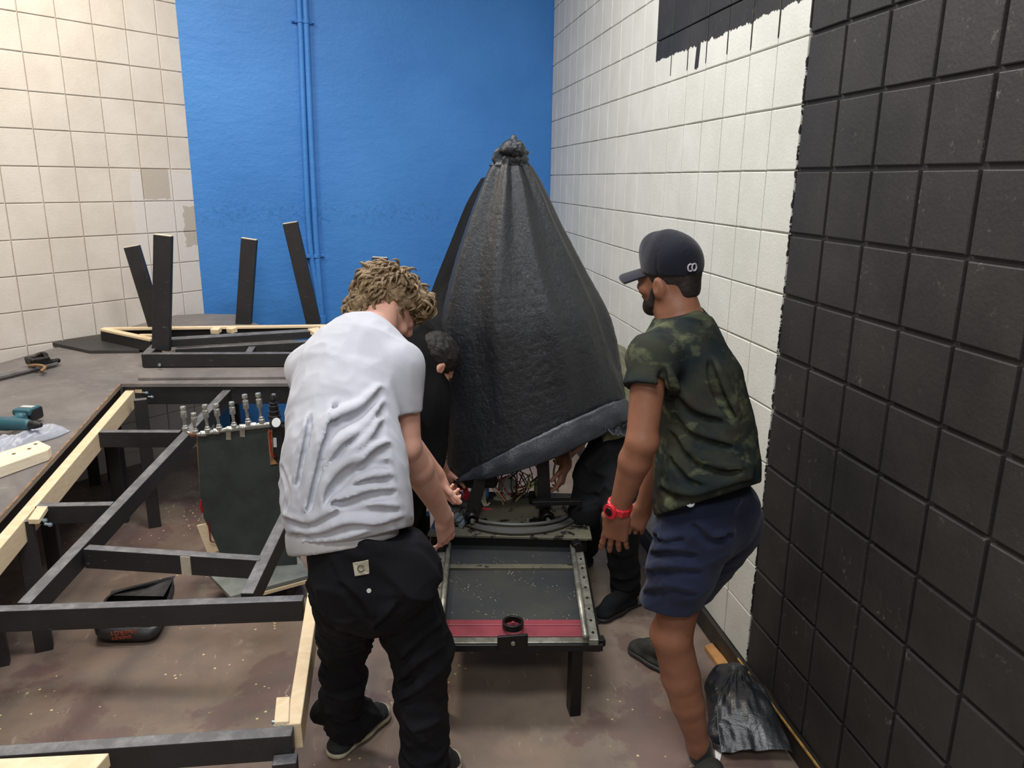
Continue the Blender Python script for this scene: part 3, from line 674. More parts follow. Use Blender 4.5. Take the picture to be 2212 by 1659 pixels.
# ------------------------------------------------------------------ black scoop bin with orange lettering
def bucket():
    root = thing('scoop_bin', 'black plastic scoop bin with orange lettering on the floor under the frame', 'bin', (-1.05, 3.0, 0))
    F = lambda x, y, z: PZ(x, y, z)
    b = [PZ(228, 1384, 0), PZ(318, 1384, 0), PZ(345, 1330, 0), PZ(245, 1315, 0)]
    Yf = b[0][1]
    t0 = PY(207, 1345, Yf - .02); t1 = PY(340, 1352, Yf - .02); t2 = PY(378, 1243, Yf + .26); t3 = PY(236, 1284, Yf + .2)
    t0[2] = max(t0[2], .07); 
    N = 26; P = []
    def loop(cs, z_bulge=0.0):
        pts = []
        for i in range(4):
            a_, c_ = cs[i], cs[(i + 1) % 4]
            for k in range(8): pts.append(a_ * (1 - k / 8) + c_ * (k / 8))
        pts = np.array(pts); sm = pts.copy()
        for _ in range(2): sm = (np.roll(sm, 1, 0) + sm * 2 + np.roll(sm, -1, 0)) / 4
        return sm
    lo, hi = loop(b), loop([t0, t1, t2, t3])
    rows = [lo * .5 + lo.mean(0) * .5, lo]
    for k in range(1, 9): 
        u = k / 8; rows.append(lo * (1 - u) + hi * u + (lo - lo.mean(0)) * .25 * math.sin(math.pi * u) * V(1, 1, 0))
    rows.append(hi + (hi - hi.mean(0)) * .04)
    P = np.array(rows); P = np.concatenate([P, P[:, :1]], 1)
    o = np_obj('body', grid_mesh(P), mat('scuffed_black_plastic', lin(44, 44, 46), .42, var=.25, scale=18, bump=.1), root)
    m = o.modifiers.new('s', 'SOLIDIFY'); m.thickness = .006; m.offset = 1
    mb = MB(); mb.prism(list(lo * .98 + lo.mean(0) * .02 + U * .004), .004); mb.build('bottom', m_blackp, root)
    # lid flap above the rear edge
    q = [PY(236, 1286, Yf + .2), PY(352, 1288, Yf + .12), PY(378, 1243, Yf + .27), PY(300, 1262, Yf + .3), PY(240, 1276, Yf + .26)]
    mb = MB(); mb.prism(q, .008, unit(V(.1, .6, -.6))); mb.build('flap', mat('grey_black_plastic', lin(70, 68, 68), .4, var=.25, scale=14), root, bevel=.003)
    mo = mat('orange_print', lin(176, 74, 44), .5)
    for s_, px, sz in (('ENERGY', (266, 1366), .030), ('ENERGY', (262, 1377), .022)):
        cu = bpy.data.curves.new('lettering', 'FONT'); cu.body = s_; cu.size = sz; cu.extrude = .0006; cu.align_x = 'CENTER'; cu.align_y = 'CENTER'
        t = bpy.data.objects.new('t', cu); col.objects.link(t); dg = bpy.context.evaluated_depsgraph_get(); me = bpy.data.meshes.new_from_object(t.evaluated_get(dg)); bpy.data.objects.remove(t)
        # lies on the front face, upside down
        dd_ = P.reshape(-1, 3) - CAM; zz_ = dd_ @ FW; sx_ = 1106 + FPX * (dd_ @ RT) / zz_; sy_ = 829.5 - FPX * (dd_ @ UP) / zz_; k_ = np.argsort((sx_ - px[0]) ** 2 + (sy_ - px[1]) ** 2)[:8]; p0 = PY(px[0], px[1], (P.reshape(-1, 3)[k_, 1]).min() - .014); x_ = unit(PY(200, 1376, Yf - .03) - PY(340, 1354, Yf - .03)); n_ = unit(V(-.08, -1, -.12)); y_ = unit(np.cross(n_, x_)); x_ = np.cross(y_, n_)
        vs = np.array([w_.co[:] for w_ in me.vertices]); vs = p0 + vs[:, :1] * x_ + vs[:, 1:2] * y_ + vs[:, 2:] * n_
        me.vertices.foreach_set('co', vs.astype(np.float32).ravel()); me.name = 'lettering'; me.materials.clear()
        o = link('lettering', me, mo, root); o.matrix_parent_inverse = Matrix.Translation(-Vector(root.location))
bucket()

# ------------------------------------------------------------------ black bag and scraps by the right wall
def bag():
    root = thing('rubbish_bag', 'glossy black plastic bag slumped against the black wall at lower right', 'plastic bag', (1.2, 2.1, 0))
    nu, nv = 120, 90; P = np.zeros((nu, nv, 3))
    tip = PX(1597, 1440, XR - .05) ; 
    L0, L1 = PZ(1545, 1476, .16), PZ(1556, 1640, .02)      # left edge
    R0, R1 = tip, PZ(1708, 1636, .10)
    for i in range(nu):
        u = i / (nu - 1)
        a_ = tip * (1 - u) + L1 * u + V(-.05, 0, .05) * math.sin(math.pi * u); b_ = tip * (1 - u) + PZ(1712, 1640, .03) * u + V(.0, .0, .05) * math.sin(math.pi * u)
        for j in range(nv):
            v_ = j / (nv - 1); p = a_ * (1 - v_) + b_ * v_
            f = u ** .7; p[2] += f * (.045 * math.sin(math.pi * v_) + .007 * abs(math.sin(v_ * 7 + u * 2)) + .05 * float(vnoise(np.array(v_ * 4. + u), np.array(u * 3.), np.array(1.))) + .02 * float(vnoise(np.array(v_ * 12.), np.array(u * 9.), np.array(4.)))) * (1 - .5 * u)
            p[2] += .003 * math.sin(v_ * 19 + 3 * u) * f * (1 - v_)
            p[0] = min(p[0], XR - .02); p[2] = max(p[2], .004); P[i, j] = p
    o = np_obj('bag', grid_mesh(P), M['film'], root)
    m = o.modifiers.new('s', 'SOLIDIFY'); m.thickness = .001
    # the crumpled part to the left of the flap
    c = PZ(1562, 1540, .04); v = Vol(c - V(.25, .35, .1), c + V(.25, .45, .2), .007)
    v.cone(PZ(1560, 1475, .05), PZ(1566, 1590, .04), .055, .05, .03).cone(PZ(1590, 1455, .07), PZ(1555, 1470, .06), .04, .03)
    v.halfspace(V(0, 0, .002), V(0, 0, -1)); v.halfspace(V(XR - .02, 0, 0), V(1, 0, 0))
    v.wrinkle(lambda x, y, z: .016 * np.abs(vnoise(x * 14, y * 20, z * 20) - .5) * 2)
    np_obj('heap', v.mesh(), M['film'], root)
def m_black_film():
    m, t = base('black_film', .32); c = t.coords()
    n = t.noise(c, 30, 5, .6, .8); w_ = t.noise(c, 9, 6, .65, 1.2)
    t.b.inputs['Base Color'].default_value = lin(34, 36, 40); t.b.inputs['Specular IOR Level'].default_value = .85
    t.L.new(t.math('ADD', .2, t.math('MULTIPLY', w_, .32)), t.b.inputs['Roughness'])
    b1 = t.bump(n, .35, .004); t.bump(w_, .7, .014, b1); return m
M['film'] = m_black_film()
bag()
mb = MB(); mb.prism([PZ(1541, 1585, .004), PZ(1551, 1583, .004), PZ(1562, 1615, .004), PZ(1551, 1662, .004), PZ(1546, 1640, .004)], .003)
tag(mb.build('paper_scrap', mat('white_paper', lin(215, 212, 208), .7)), 'white paper scrap on the floor behind the shoe of the man in camouflage', 'paper')
mb = MB(); mb.prism([PZ(1522, 1395, .02), PZ(1538, 1388, .02), PZ(1583, 1440, .02), PZ(1560, 1446, .02)], .019)
tag(mb.build('wood_offcut', mat('orange_wood', lin(176, 128, 76), .6, var=.2, scale=10), bevel=.002), 'small orange-brown wooden offcut beside the right baseboard', 'board')
m_gs = mat('teal_scrap', lin(110, 150, 140), .5)
def scrap(px, s_, m, label):
    q = PZ(*px, .012); rs = random.Random(px[0]); pts = [q + V(math.cos(a_) * s_ * rs.uniform(.6, 1.2), math.sin(a_) * s_ * rs.uniform(.6, 1.2), rs.uniform(-.004, .012)) for a_ in np.linspace(0, 5.4, 6)]
    mb = MB(); mb.prism(pts, .008); tag(mb.build('scrap', m), label, 'scrap', None)
scrap((1590, 1528), .014, m_gs, 'pale teal scrap of film showing between the folds of the black bag')
mb = MB(); cp = smooth_curve([PZ(1255, 1352, .008), PZ(1300, 1342, .008), PZ(1326, 1325, .008), PZ(1350, 1318, .008), PZ(1400, 1300, .008)], 8); mb.tube(cp, .006, 8)
tag(mb.build('cable', m_rubber, smooth=True), 'thin black cable on the floor to the right of the wheeled rig', 'cable')
# ------------------------------------------------------------------ the rig: low railed base with a mechanism under a plastic cover
rig = thing('motion_rig', 'low black rig with pale chipped rails, red band, coiled cables and loose wires', 'machine', (.5, 2.9, 0))
def m_chip():
    m, t = base('chipped_pale_paint', .45); c = t.coords()
    n = t.noise(c, 12, 7, .7); k = t.step(n, .55, .58)
    a = t.mix(t.step(t.noise(c, 5, 4), .3, .7), lin(104, 100, 82), lin(80, 77, 66)); a = t.mix(k, a, lin(18, 17, 16))
    t.L.new(a, t.b.inputs['Base Color']); t.bump(n, .15, .003); return m
M['chip'] = m_chip()
m_panel = mat('dusty_dark_panel', lin(42, 45, 50), .42, c2=lin(62, 62, 58), scale=3, mixs=(.35, .7))
_t = NT(m_panel); _c = _t.coords(); _v = _t.n('ShaderNodeTexVoronoi'); _v.inputs['Scale'].default_value = 75; _t.L.new(_c, _v.inputs[0])
_k = _t.math('MULTIPLY', _t.math('LESS_THAN', _v.outputs['Distance'], .14), _t.step(_t.noise(_c, 7, 4), .5, .58)); _old = _t.b.inputs['Base Color'].links[0].from_socket
_t.L.new(_t.mix(_k, _old, lin(190, 185, 165)), _t.b.inputs['Base Color'])
m_red = mat('crimson_paint', lin(124, 50, 60), .5, var=.12, scale=14); m_blk = mat('black_steel', lin(15, 14, 14), .4, .3); 
m_alu = mat('worn_aluminium', lin(150, 148, 138), .4, .55, c2=lin(112, 110, 100), scale=22, mixs=(.4, .6))
ZT = .30
pz = lambda x, y, z=ZT: PZ(x, y, z)
mb = MB(); mb.prism([pz(948, 1384, ZT - .004), pz(1290, 1384, ZT - .004), pz(1246, 1175, ZT - .004), pz(962, 1175, ZT - .004)], .012); mb.build('bed_panel', m_panel, rig)
mb = MB(); mb.prism([pz(949, 1374), pz(1264, 1374), pz(1260, 1351), pz(950, 1351)], .010); mb.build('red_band', m_red, rig, bevel=.002)
mb = MB(); mb.prism([pz(950, 1350, ZT + .004), pz(1259, 1350, ZT + .004), pz(1256, 1338, ZT + .004), pz(951, 1338, ZT + .004)], .012); mb.build('red_lip', m_red, rig, bevel=.003)
mb = MB(); mb.bar(pz(962, 1222, ZT + .008), pz(1244, 1222, ZT + .008), .032, .012, drop=1); mb.build('cross_strip', M['chip'], rig, bevel=.002)
mb = MB(); mb.prism([pz(944, 1389, ZT + .002), pz(1290, 1387, ZT + .002), pz(1287, 1376, ZT + .002), pz(946, 1377, ZT + .002)], .01); mb.build('front_lip', m_alu, rig, bevel=.002)
mb = MB(); mb.bar(pz(940, 1391, ZT - .001), pz(1302, 1390, ZT - .001), .02, .026, drop=1); mb.build('front_bar', m_blk, rig, bevel=.002)
mb = MB(); mb.box(pz(1291, 1385, ZT - .006), .05, .035, .026); mb.build('end_block', m_blk, rig, bevel=.003)
# bracket with ring
mb = MB(); p = pz(1106, 1390, ZT) + V(0, -.012, .006); mb.box(p, .108, .012, .070); br = mb.build('bracket', m_blk, rig, bevel=.003)
mb = MB(); c = pz(1108, 1354, ZT + .012); n = 36
ring = [c + V(math.cos(a) * .030, math.sin(a) * .030, 0) for a in np.linspace(0, 2 * math.pi, n + 1)]
vs = []; 
for k in range(n):
    a = 2 * math.pi * k / n
    for r_, z_ in ((.030, 0), (.039, 0), (.039, .024), (.030, .024)): vs.append(c + V(r_ * math.cos(a), r_ * math.sin(a), z_))
fs = [(4 * k + j, 4 * ((k + 1) % n) + j, 4 * ((k + 1) % n) + (j + 1) % 4, 4 * k + (j + 1) % 4) for k in range(n) for j in range(4)]
mb.add(vs, fs); mb.build('ring_socket', m_blk, rig, bevel=.002)
mb = MB(); mb.tube([p + V(0, -.006, .008), p + V(0, -.014, .008)], .008, 6); mb.build('bolt', m_alu, br, bevel=.001)
mb = MB(); mb.tube([c + V(0, 0, -.005), c + V(0, 0, .02)], .006, 8); mb.build('pin', m_red, rig)
# rails
def rail(a, b, w_, off):
    mb = MB(); A_, B2 = pz(*a, ZT + .02), pz(*b, ZT + .02)
    mb.bar(A_, B2, w_, .03, drop=1); r1 = mb.build('rail', m_alu, rig, bevel=.003)
    mb = MB(); u = unit(B2 - A_); s = unit(np.cross(u, U)); mb.tube([A_ + s * off + U * .012, B2 + s * off + U * .012], .011, 12); mb.build('guide_rod', m_alu, rig, smooth=True)
    for k in range(9):
        q = A_ + (B2 - A_) * (.06 + .11 * k); mb = MB(); mb.tube([q, q + U * .004], .005, 6); mb.build('rivet', m_blk, r1)
rail((1250, 1180), (1283, 1382), .034, .030)
rail((955, 1180), (932, 1382), .034, -.030)
for q in ((1249, 1186), (957, 1186)):
    mb = MB(); mb.tube([pz(*q, ZT + .035), pz(*q, ZT + .035) + V(0, .05, 0)], .026, 20); mb.build('bushing', m_blk, rig, bevel=.003)
mb = MB(); a = pz(941, 1200, ZT + .02); mb.box(a, .006, .10, .03); mb.build('pink_strip', mat('pink_strip', lin(205, 70, 95), .5), rig)
# under-frame and legs
for a, b in (((1283, 1382), (1250, 1180)), ((934, 1382), (957, 1180))):
    mb = MB(); mb.bar(pz(*a, ZT - .012), pz(*b, ZT - .012), .05, .05, drop=1); mb.build('frame_bar', m_blk, rig, bevel=.002)
fl = PZ(1240, 1540); 
for q in ((fl[0], fl[1] + .01), (PZ(955, 1556)[0], PZ(955, 1556)[1] + .01), (.82, 3.50), (.16, 3.56), (.80, 3.05), (.16, 3.05)):
    mb = MB(); mb.bar((q[0], q[1], 0), (q[0], q[1], ZT - .03), .04, .06, up=(0, 1, 0)); mb.build('leg', m_blk, rig, bevel=.002)
ZP = .365
pp = lambda x, y, z=ZP: PZ(x, y, z)
mb = MB(); mb.prism([pp(923, 1154), pp(1279, 1163), pp(1258, 1066), pp(968, 1060)], .012); mb.build('top_plate', M['chip'], rig, bevel=.002)
mb = MB(); mb.prism([pp(930, 1152, ZP - .013), pp(1268, 1158, ZP - .013), pp(1250, 1070, ZP - .013), pp(972, 1065, ZP - .013)], .075); mb.build('carriage_box', m_blk, rig)
# uprights in pillow bearings
for (tx, ty, bx, by) in ((1040, 1022, 1017, 1128), (1172, 985, 1178, 1126)):
    b0 = pp(bx, by); Yb = b0[1]; t0 = PY(tx, ty, Yb + .05)
    mb = MB(); mb.bar(b0 + U * .02, t0, .055, .02, up=(0, 1, 0))
    mb.build('upright', m_blk, rig, bevel=.002)
    v = Vol(b0 - .12, b0 + .12, .003); v.cone(b0 + V(.0, -.035, .034), b0 + V(0, -.01, .034), .034, .034, .005); v.box(b0 + V(0, -.02, .006), (.075, .022, .010), None, .004, .015); v.cone(b0 + V(0, -.08, .034), b0 + V(0, -.056, .034), .022, .022, .004, cut=True)
    bg = np_obj('pillow_bearing', v.mesh(), m_blk, rig)
    mb = MB(); mb.tube([b0 + V(0, -.07, .034), b0 + V(0, -.05, .034)], .010, 6); mb.build('bolt', m_alu, bg, bevel=.001)
mb = MB(); a = pp(1150, 1085, ZP + .12); mb.bar(a, a + V(.22, -.02, 0), .04, .02); mb.build('cross_arm', m_blk, rig, bevel=.002)
# coiled cables on the plate
m_hose = mat('grey_hose', lin(58, 57, 53), .6); m_hose2 = mat('dark_hose', lin(66, 66, 64), .45)
for k, (rx, ry, cy, z_) in enumerate(((128, 40, 1108, .010), (121, 33, 1112, .012), (112, 27, 1107, .026), (134, 46, 1106, .009))):
    pts = []
    for a in np.linspace(math.radians(-14 - 6 * k), math.radians(196 + 5 * k), 26):
        pts.append(pp(1117 + rx * math.cos(a), cy + ry * math.sin(a), ZP + z_))
    mb = MB(); mb.tube(pts, .0095 - .001 * (k == 3), 10); mb.build('coiled_cable', m_hose if k != 2 else m_hose2, rig, smooth=True)
for sx in (0, 1, 2):
    mb = MB(); a = pp(984 + 8 * sx, 1118 + 7 * sx, ZP + .012); mb.tube([a - V(.012, .02, 0), a + V(.012, .02, .004)], .012, 10); mb.build('cable_tie', M['bolt'], rig)
rs = random.Random(11)
wc = {'red': lin(190, 40, 52), 'dark_red': lin(105, 30, 34), 'white': lin(196, 192, 180), 'black': lin(20, 20, 22), 'green': lin(70, 190, 90), 'blue': lin(40, 105, 190), 'yellow': lin(170, 160, 90), 'brown': lin(120, 88, 60), 'orange': lin(190, 90, 60)}
wm = {k: mat(k + '_wire', c_, .4) for k, c_ in wc.items()}
def wire(pts, cn, r=.0028):
    mb = MB(); mb.tube(smooth_curve([PY(x, y, Y_) for x, y, Y_ in pts], 7), r, 6); mb.build('wire', wm[cn], rig, smooth=True)
for k in range(26):
    cn = rs.choice(['red', 'white', 'black', 'black', 'brown', 'dark_red', 'yellow', 'white'])
    x0 = rs.uniform(1070, 1160); x1 = rs.uniform(1080, 1135); Y_ = rs.uniform(3.42, 3.6)
    wire([(x0 + rs.uniform(-40, 40), rs.uniform(985, 1030), Y_), (x0 + rs.uniform(-20, 20), rs.uniform(1040, 1062), Y_ - .05), (x1 + rs.uniform(-14, 14), rs.uniform(1075, 1090), Y_ - .02), (x1, rs.uniform(1100, 1118), Y_ - .05)], cn, rs.choice([.0025, .003, .004]))
for k in range(8):
    wire([(985 + rs.uniform(-8, 10), 1052 + rs.uniform(-6, 6), 3.45), (1002 + rs.uniform(-8, 8), 1062 + rs.uniform(-14, 8), 3.42), (1006 + rs.uniform(-8, 12), 1074 + rs.uniform(-3, 6), 3.42), (992 + rs.uniform(-8, 8), 1078 + rs.uniform(-6, 3), 3.42)], 'red', .0035)
for k in range(7):
    wire([(1045 + rs.uniform(-4, 4), 1098 + rs.uniform(-3, 3), 3.36), (1060 + rs.uniform(-6, 6), 1104 + rs.uniform(-5, 5), 3.36), (1068 + rs.uniform(-4, 8), 1110 + rs.uniform(-4, 4), 3.36)], 'red', .0028)
for k in range(5): wire([(1172, 1034 + 2 * k, 3.46), (1158 - k, 1038 + 2 * k, 3.45), (1149 - 1.5 * k, 1052 + k, 3.44)], ['green', 'green', 'orange', 'red', 'green'][k], .003)
for k in range(4): wire([(1044 + 3 * k, 1045, 3.44), (1038 + 3 * k, 1070, 3.40), (1046 + 2 * k, 1092, 3.38), (1058, 1086, 3.4)], ['white', 'white', 'yellow', 'white'][k], .0045 if k == 0 else .003)
wire([(1205, 985, 3.5), (1196, 1020, 3.47), (1202, 1050, 3.46), (1206, 1062, 3.46)], 'yellow', .005)
wire([(1100, 1050, 3.5), (1128, 1052, 3.45), (1150, 1040, 3.45), (1170, 1022, 3.5)], 'brown', .006)
def lump(px, Y_, r, m, name, R=None):
    c = PY(*px, Y_); v = Vol(c - .12, c + .12, .004); v.ell(c, r, R); v.wrinkle(lambda x, y, z: .006 * np.abs(vnoise(x * 50, y * 50, z * 50) - .5)); return np_obj(name, v.mesh(), m, rig)
lump((1048, 1062), 3.44, (.018, .02, .04), mat('blue_tape', lin(48, 118, 200), .5), 'tape_roll')
lump((1096, 1048), 3.5, (.045, .03, .045), mat('grey_white_box', lin(172, 176, 178), .5), 'motor_housing')
lump((1086, 1080), 3.48, (.05, .03, .03), mat('pale_connector', lin(150, 146, 130), .5), 'wire_bundle')
mb = MB()
for i, (x, y, s_) in enumerate(((1086, 1105, .03), (1098, 1122, .022), (1150, 1075, .03), (1160, 1058, .026), (1136, 1098, .02))):
    mb = MB(); mb.box(PY(x, y, 3.40), s_, .03, s_ * 2.0); mb.build('connector', [M['chip'], m_alu, m_blk][i % 3], rig, bevel=.003)
for (x, y) in ((985, 1100), (1000, 1092), (975, 1128), (1210, 1100), (1228, 1098), (1010, 1088), (1196, 1104), (1140, 1126), (960, 1140)):
    mb = MB(); a = pp(x, y); mb.tube([a, a + U * .014], .010, 6); mb.build('bolt', m_alu, rig, bevel=.001)
for (x, y) in ((1240, 1090), (1262, 1135), (985, 1088)):
    mb = MB(); a = pp(x, y); mb.tube([a, a + U * .05], .006, 8); mb.build('stud', m_alu, rig)
# dark cloth bundle at the left of the wires
c = PY(1000, 1032, 3.38); v = Vol(c - .25, c + .25, .006)
v.cone(PY(975, 1030, 3.42), PY(1062, 1040, 3.38), .045, .03).cone(PY(975, 1080, 3.4), PY(1006, 1092, 3.38), .028, .02)
v.wrinkle(lambda x, y, z: .02 * np.abs(vnoise(x * 22, y * 22, z * 34) - .5))
np_obj('dark_cloth', v.mesh(), mat('dark_cloth', lin(34, 34, 36), .7, var=.2), rig)

# ------------------------------------------------------------------ the plastic cover
def cover():
    root = thing('plastic_cover', 'tall pointed black plastic sheet gathered at the top, shrouding the rig', 'plastic sheet', (.6, 3.45, .5))
    YC_ = 3.46
    prof = [(297, 1107, 1109), (303, 1097, 1118), (315, 1086, 1130), (328, 1074, 1138), (340, 1070, 1139), (352, 1066, 1142), (370, 1056, 1152), (400, 1043, 1170), (450, 1022, 1192), (550, 985, 1235), (640, 960, 1272), (700, 950, 1300), (780, 958, 1318), (860, 966, 1330), (930, 972, 1340), (985, 976, 1352), (990, 970, 1358)]
    na, nt = 400, 300
    ty = np.array([p[0] for p in prof], float); xl = np.array([p[1] for p in prof], float); xr = np.array([p[2] for p in prof], float)
    t = np.linspace(0, 1, nt); yy = 297 + (990 - 297) * t ** 1.0
    XL = np.interp(yy, ty, xl); XRr = np.interp(yy, ty, xr); kk = np.exp(-np.linspace(-2, 2, 41) ** 2); kk /= kk.sum()
    sm = lambda a: np.where(t > .14, np.convolve(np.pad(a, 20, 'edge'), kk, 'valid'), a)
    for _ in range(2): XL, XRr = sm(XL), sm(XRr)
    rs = np.random.RandomState(4)
    ridges = [(-2.75, .16, .05), (-2.35, .22, -.07), (-1.95, .13, .07), (-1.62, .14, -.05), (-1.35, .10, .06), (-1.05, .16, -.04), (-.72, .10, .055), (-.45, .12, -.04), (-.15, .12, .04), (.6, .3, .05), (1.5, .4, -.05), (2.4, .3, .05)]
    ph = np.linspace(0, 2 * np.pi, na); P = np.zeros((nt, na, 3))
    for i in range(nt):
        y = yy[i]; L_, R_ = PY(XL[i], y, YC_), PY(XRr[i], y, YC_)
        c = (L_ + R_) / 2; a = np.linalg.norm(R_ - L_) / 2; lr = unit(R_ - L_)
        hem = max(0, (y - 700) / 290)                     # the lower edge climbs to the right
        f = np.ones(na); pw = np.arctan2(np.sin(ph), np.cos(ph))
        u = t[i]; am = 1.25 * math.exp(-u * 5) + 1.2 - .95 * u
        for p0, w_, A_ in ridges:
            dlt = np.angle(np.exp(1j * (pw - p0 - .35 * (u - .4) * math.sin(p0 * 7)))); f += A_ * am * np.exp(-(dlt / (w_ * (1 + .3 * u))) ** 2)
        X_, Y2, Z_ = np.cos(ph) * 4, np.sin(ph) * 4, np.full(na, u * 5.0)
        f += (.10 * (vnoise(X_ * .9, Y2 * .9, Z_ * .6) - .5)) * (1 if u > .1 else 1.5)
        cr = np.abs(vnoise(X_ * 3.5, Y2 * 3.5, Z_ * 5.5) - .5) * .016 + np.abs(vnoise(X_ * 8 + 5, Y2 * 8, Z_ * 12) - .5) * .012
        f += cr * (1 + 1.5 * (u < .08)) 
        if u < .09: f += .5 * (vnoise(X_ * .8 + 9, Y2 * .8, Z_ * 9) - .5)
        b = a * .66
        q = c[None] + (np.cos(ph) * f)[:, None] * a * lr[None] + (np.sin(ph) * f)[:, None] * b * V(0, 1, 0)[None]
        P[i] = q
    # slanting hem, climbing to the right: every column is stretched to its own lower end
    zb = np.zeros(na)
    for j in range(na):
        q = P[-1, j]; fr_ = -math.sin(ph[j])
        x = 1106 + FPX * ((q - CAM) @ RT) / ((q - CAM) @ FW)
        ty_ = np.interp(x, [960, 985, 1060, 1130, 1200, 1280, 1345, 1370], [1040, 1038, 1031, 1012, 985, 945, 905, 895])
        zf_ = PY(x, ty_, q[1])[2]; zk = PY(x, ty_, YC_)[2]; k = min(max(fr_ * 2, 0), 1); zb[j] = zf_ * k + min(zf_, zk) * (1 - k)
    dz = zb - P[-1, :, 2]
    for i in range(nt): P[i, :, 2] += dz * max(0, (i / (nt - 1) - .25) / .75) ** 1.3
    P[:, -1] = P[:, 0]
    o = np_obj('sheet', grid_mesh(P), M['cover'], root); m = o.modifiers.new('s', 'SOLIDIFY'); m.thickness = .0012
    # turned-up shiny hem on the front
    hp = []
    for i, k in enumerate(np.linspace(math.radians(205), math.radians(357), 60)):
        j = int((k / (2 * math.pi)) * (na - 1)); wd = 3 + int(26 * max(0, math.sin((i / 59) ** 1.2 * math.pi)) ** .8)
        row = [P[nt - 1 - int(wd * v_), j] + V(.0, -.006 - .012 * math.sin(v_ * math.pi), 0) * (1 + .4 * math.sin(i * .9)) + unit(P[nt - 1, j] - P[nt - 1].mean(0)) * V(1, 1, 0) * (.010 + .006 * float(vnoise(np.array(i * .35), np.array(v_ * 5.), np.array(.5)))) for v_ in np.linspace(-.02, 1, 14)]
        hp.append(row)
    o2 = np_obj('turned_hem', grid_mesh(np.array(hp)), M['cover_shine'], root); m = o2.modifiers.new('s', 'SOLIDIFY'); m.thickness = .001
    # knot ends at the tip
    c = PY(1106, 322, YC_ - .03); v = Vol(c - .14, c + .14, .004)
    v.ell(c + V(.008, 0, .0), (.052, .045, .040)).cone(c + V(.0, 0, .02), PY(1106, 296, YC_ - .02), .022, .006).cone(c + V(-.02, 0, -.01), PY(1073, 326, YC_), .02, .008).cone(c, PY(1136, 334, YC_), .02, .01)
    v.wrinkle(lambda x, y, z: .03 * (np.abs(vnoise(x * 30, y * 30, z * 30) - .5) - .2) + .01 * np.abs(vnoise(x * 70, y * 70, z * 70) - .5))
    np_obj('gathered_tip', v.mesh(), M['cover'], root)
    # rear flap hanging to the left
    outer = smooth_curve([PY(1040, 385, 3.62), PY(1008, 440, 3.66), PY(975, 520, 3.7), (PY(943, 600, 3.7)), PY(922, 655, 3.66), PY(900, 690, 3.6), PY(888, 724, 3.5)], 12)
    inner = smooth_curve([PY(1060, 380, 3.5), PY(1050, 440, 3.5), PY(1030, 520, 3.5), PY(1010, 600, 3.48), PY(1000, 655, 3.45), PY(990, 690, 3.42), PY(985, 735, 3.42)], 12)
    G = np.zeros((len(outer), 30, 3))
    for i in range(len(outer)):
        for j in range(30):
            v_ = j / 29; p = outer[i] * (1 - v_) + inner[i] * v_; n_ = float(vnoise(np.array(v_ * 5.), np.array(i * .08), np.array(3.))); G[i, j] = p + V(0, -.05 * (n_ - .3) * math.sin(math.pi * v_), 0)
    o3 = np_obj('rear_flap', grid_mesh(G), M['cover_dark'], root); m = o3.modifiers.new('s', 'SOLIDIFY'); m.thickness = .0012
    # loose corner on the right
    G = np.zeros((30, 24, 3)); a0, a1, b0_, b1_ = PY(1318, 870, 3.4), PY(1356, 895, 3.36), PY(1300, 930, 3.2), PY(1352, 945, 3.2)
    for i in range(30):
        for j in range(24):
            u, v_ = i / 29, j / 23; p = (a0 * (1 - u) + a1 * u) * (1 - v_) + (b0_ * (1 - u) + b1_ * u) * v_
            G[i, j] = p + V(0, -.06 * abs(float(vnoise(np.array(u * 5.), np.array(v_ * 5.), np.array(7.))) - .5) * 2, .02 * float(vnoise(np.array(u * 6.), np.array(v_ * 3.), np.array(1.))))
    o4 = np_obj('loose_corner', grid_mesh(G), M['cover'], root); m = o4.modifiers.new('s', 'SOLIDIFY'); m.thickness = .0012
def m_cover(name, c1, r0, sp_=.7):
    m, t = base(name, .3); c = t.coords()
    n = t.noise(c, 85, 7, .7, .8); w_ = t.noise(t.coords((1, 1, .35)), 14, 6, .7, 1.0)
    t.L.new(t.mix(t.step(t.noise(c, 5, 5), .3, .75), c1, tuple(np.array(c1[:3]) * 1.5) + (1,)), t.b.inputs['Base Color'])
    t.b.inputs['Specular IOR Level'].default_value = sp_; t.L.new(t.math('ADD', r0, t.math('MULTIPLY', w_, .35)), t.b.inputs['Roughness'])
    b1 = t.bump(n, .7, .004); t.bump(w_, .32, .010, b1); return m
M['cover'] = m_cover('black_plastic_sheet', lin(20, 24, 30), .16)
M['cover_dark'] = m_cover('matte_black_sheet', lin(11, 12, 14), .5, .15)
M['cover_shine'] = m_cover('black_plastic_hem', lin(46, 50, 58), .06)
cover()
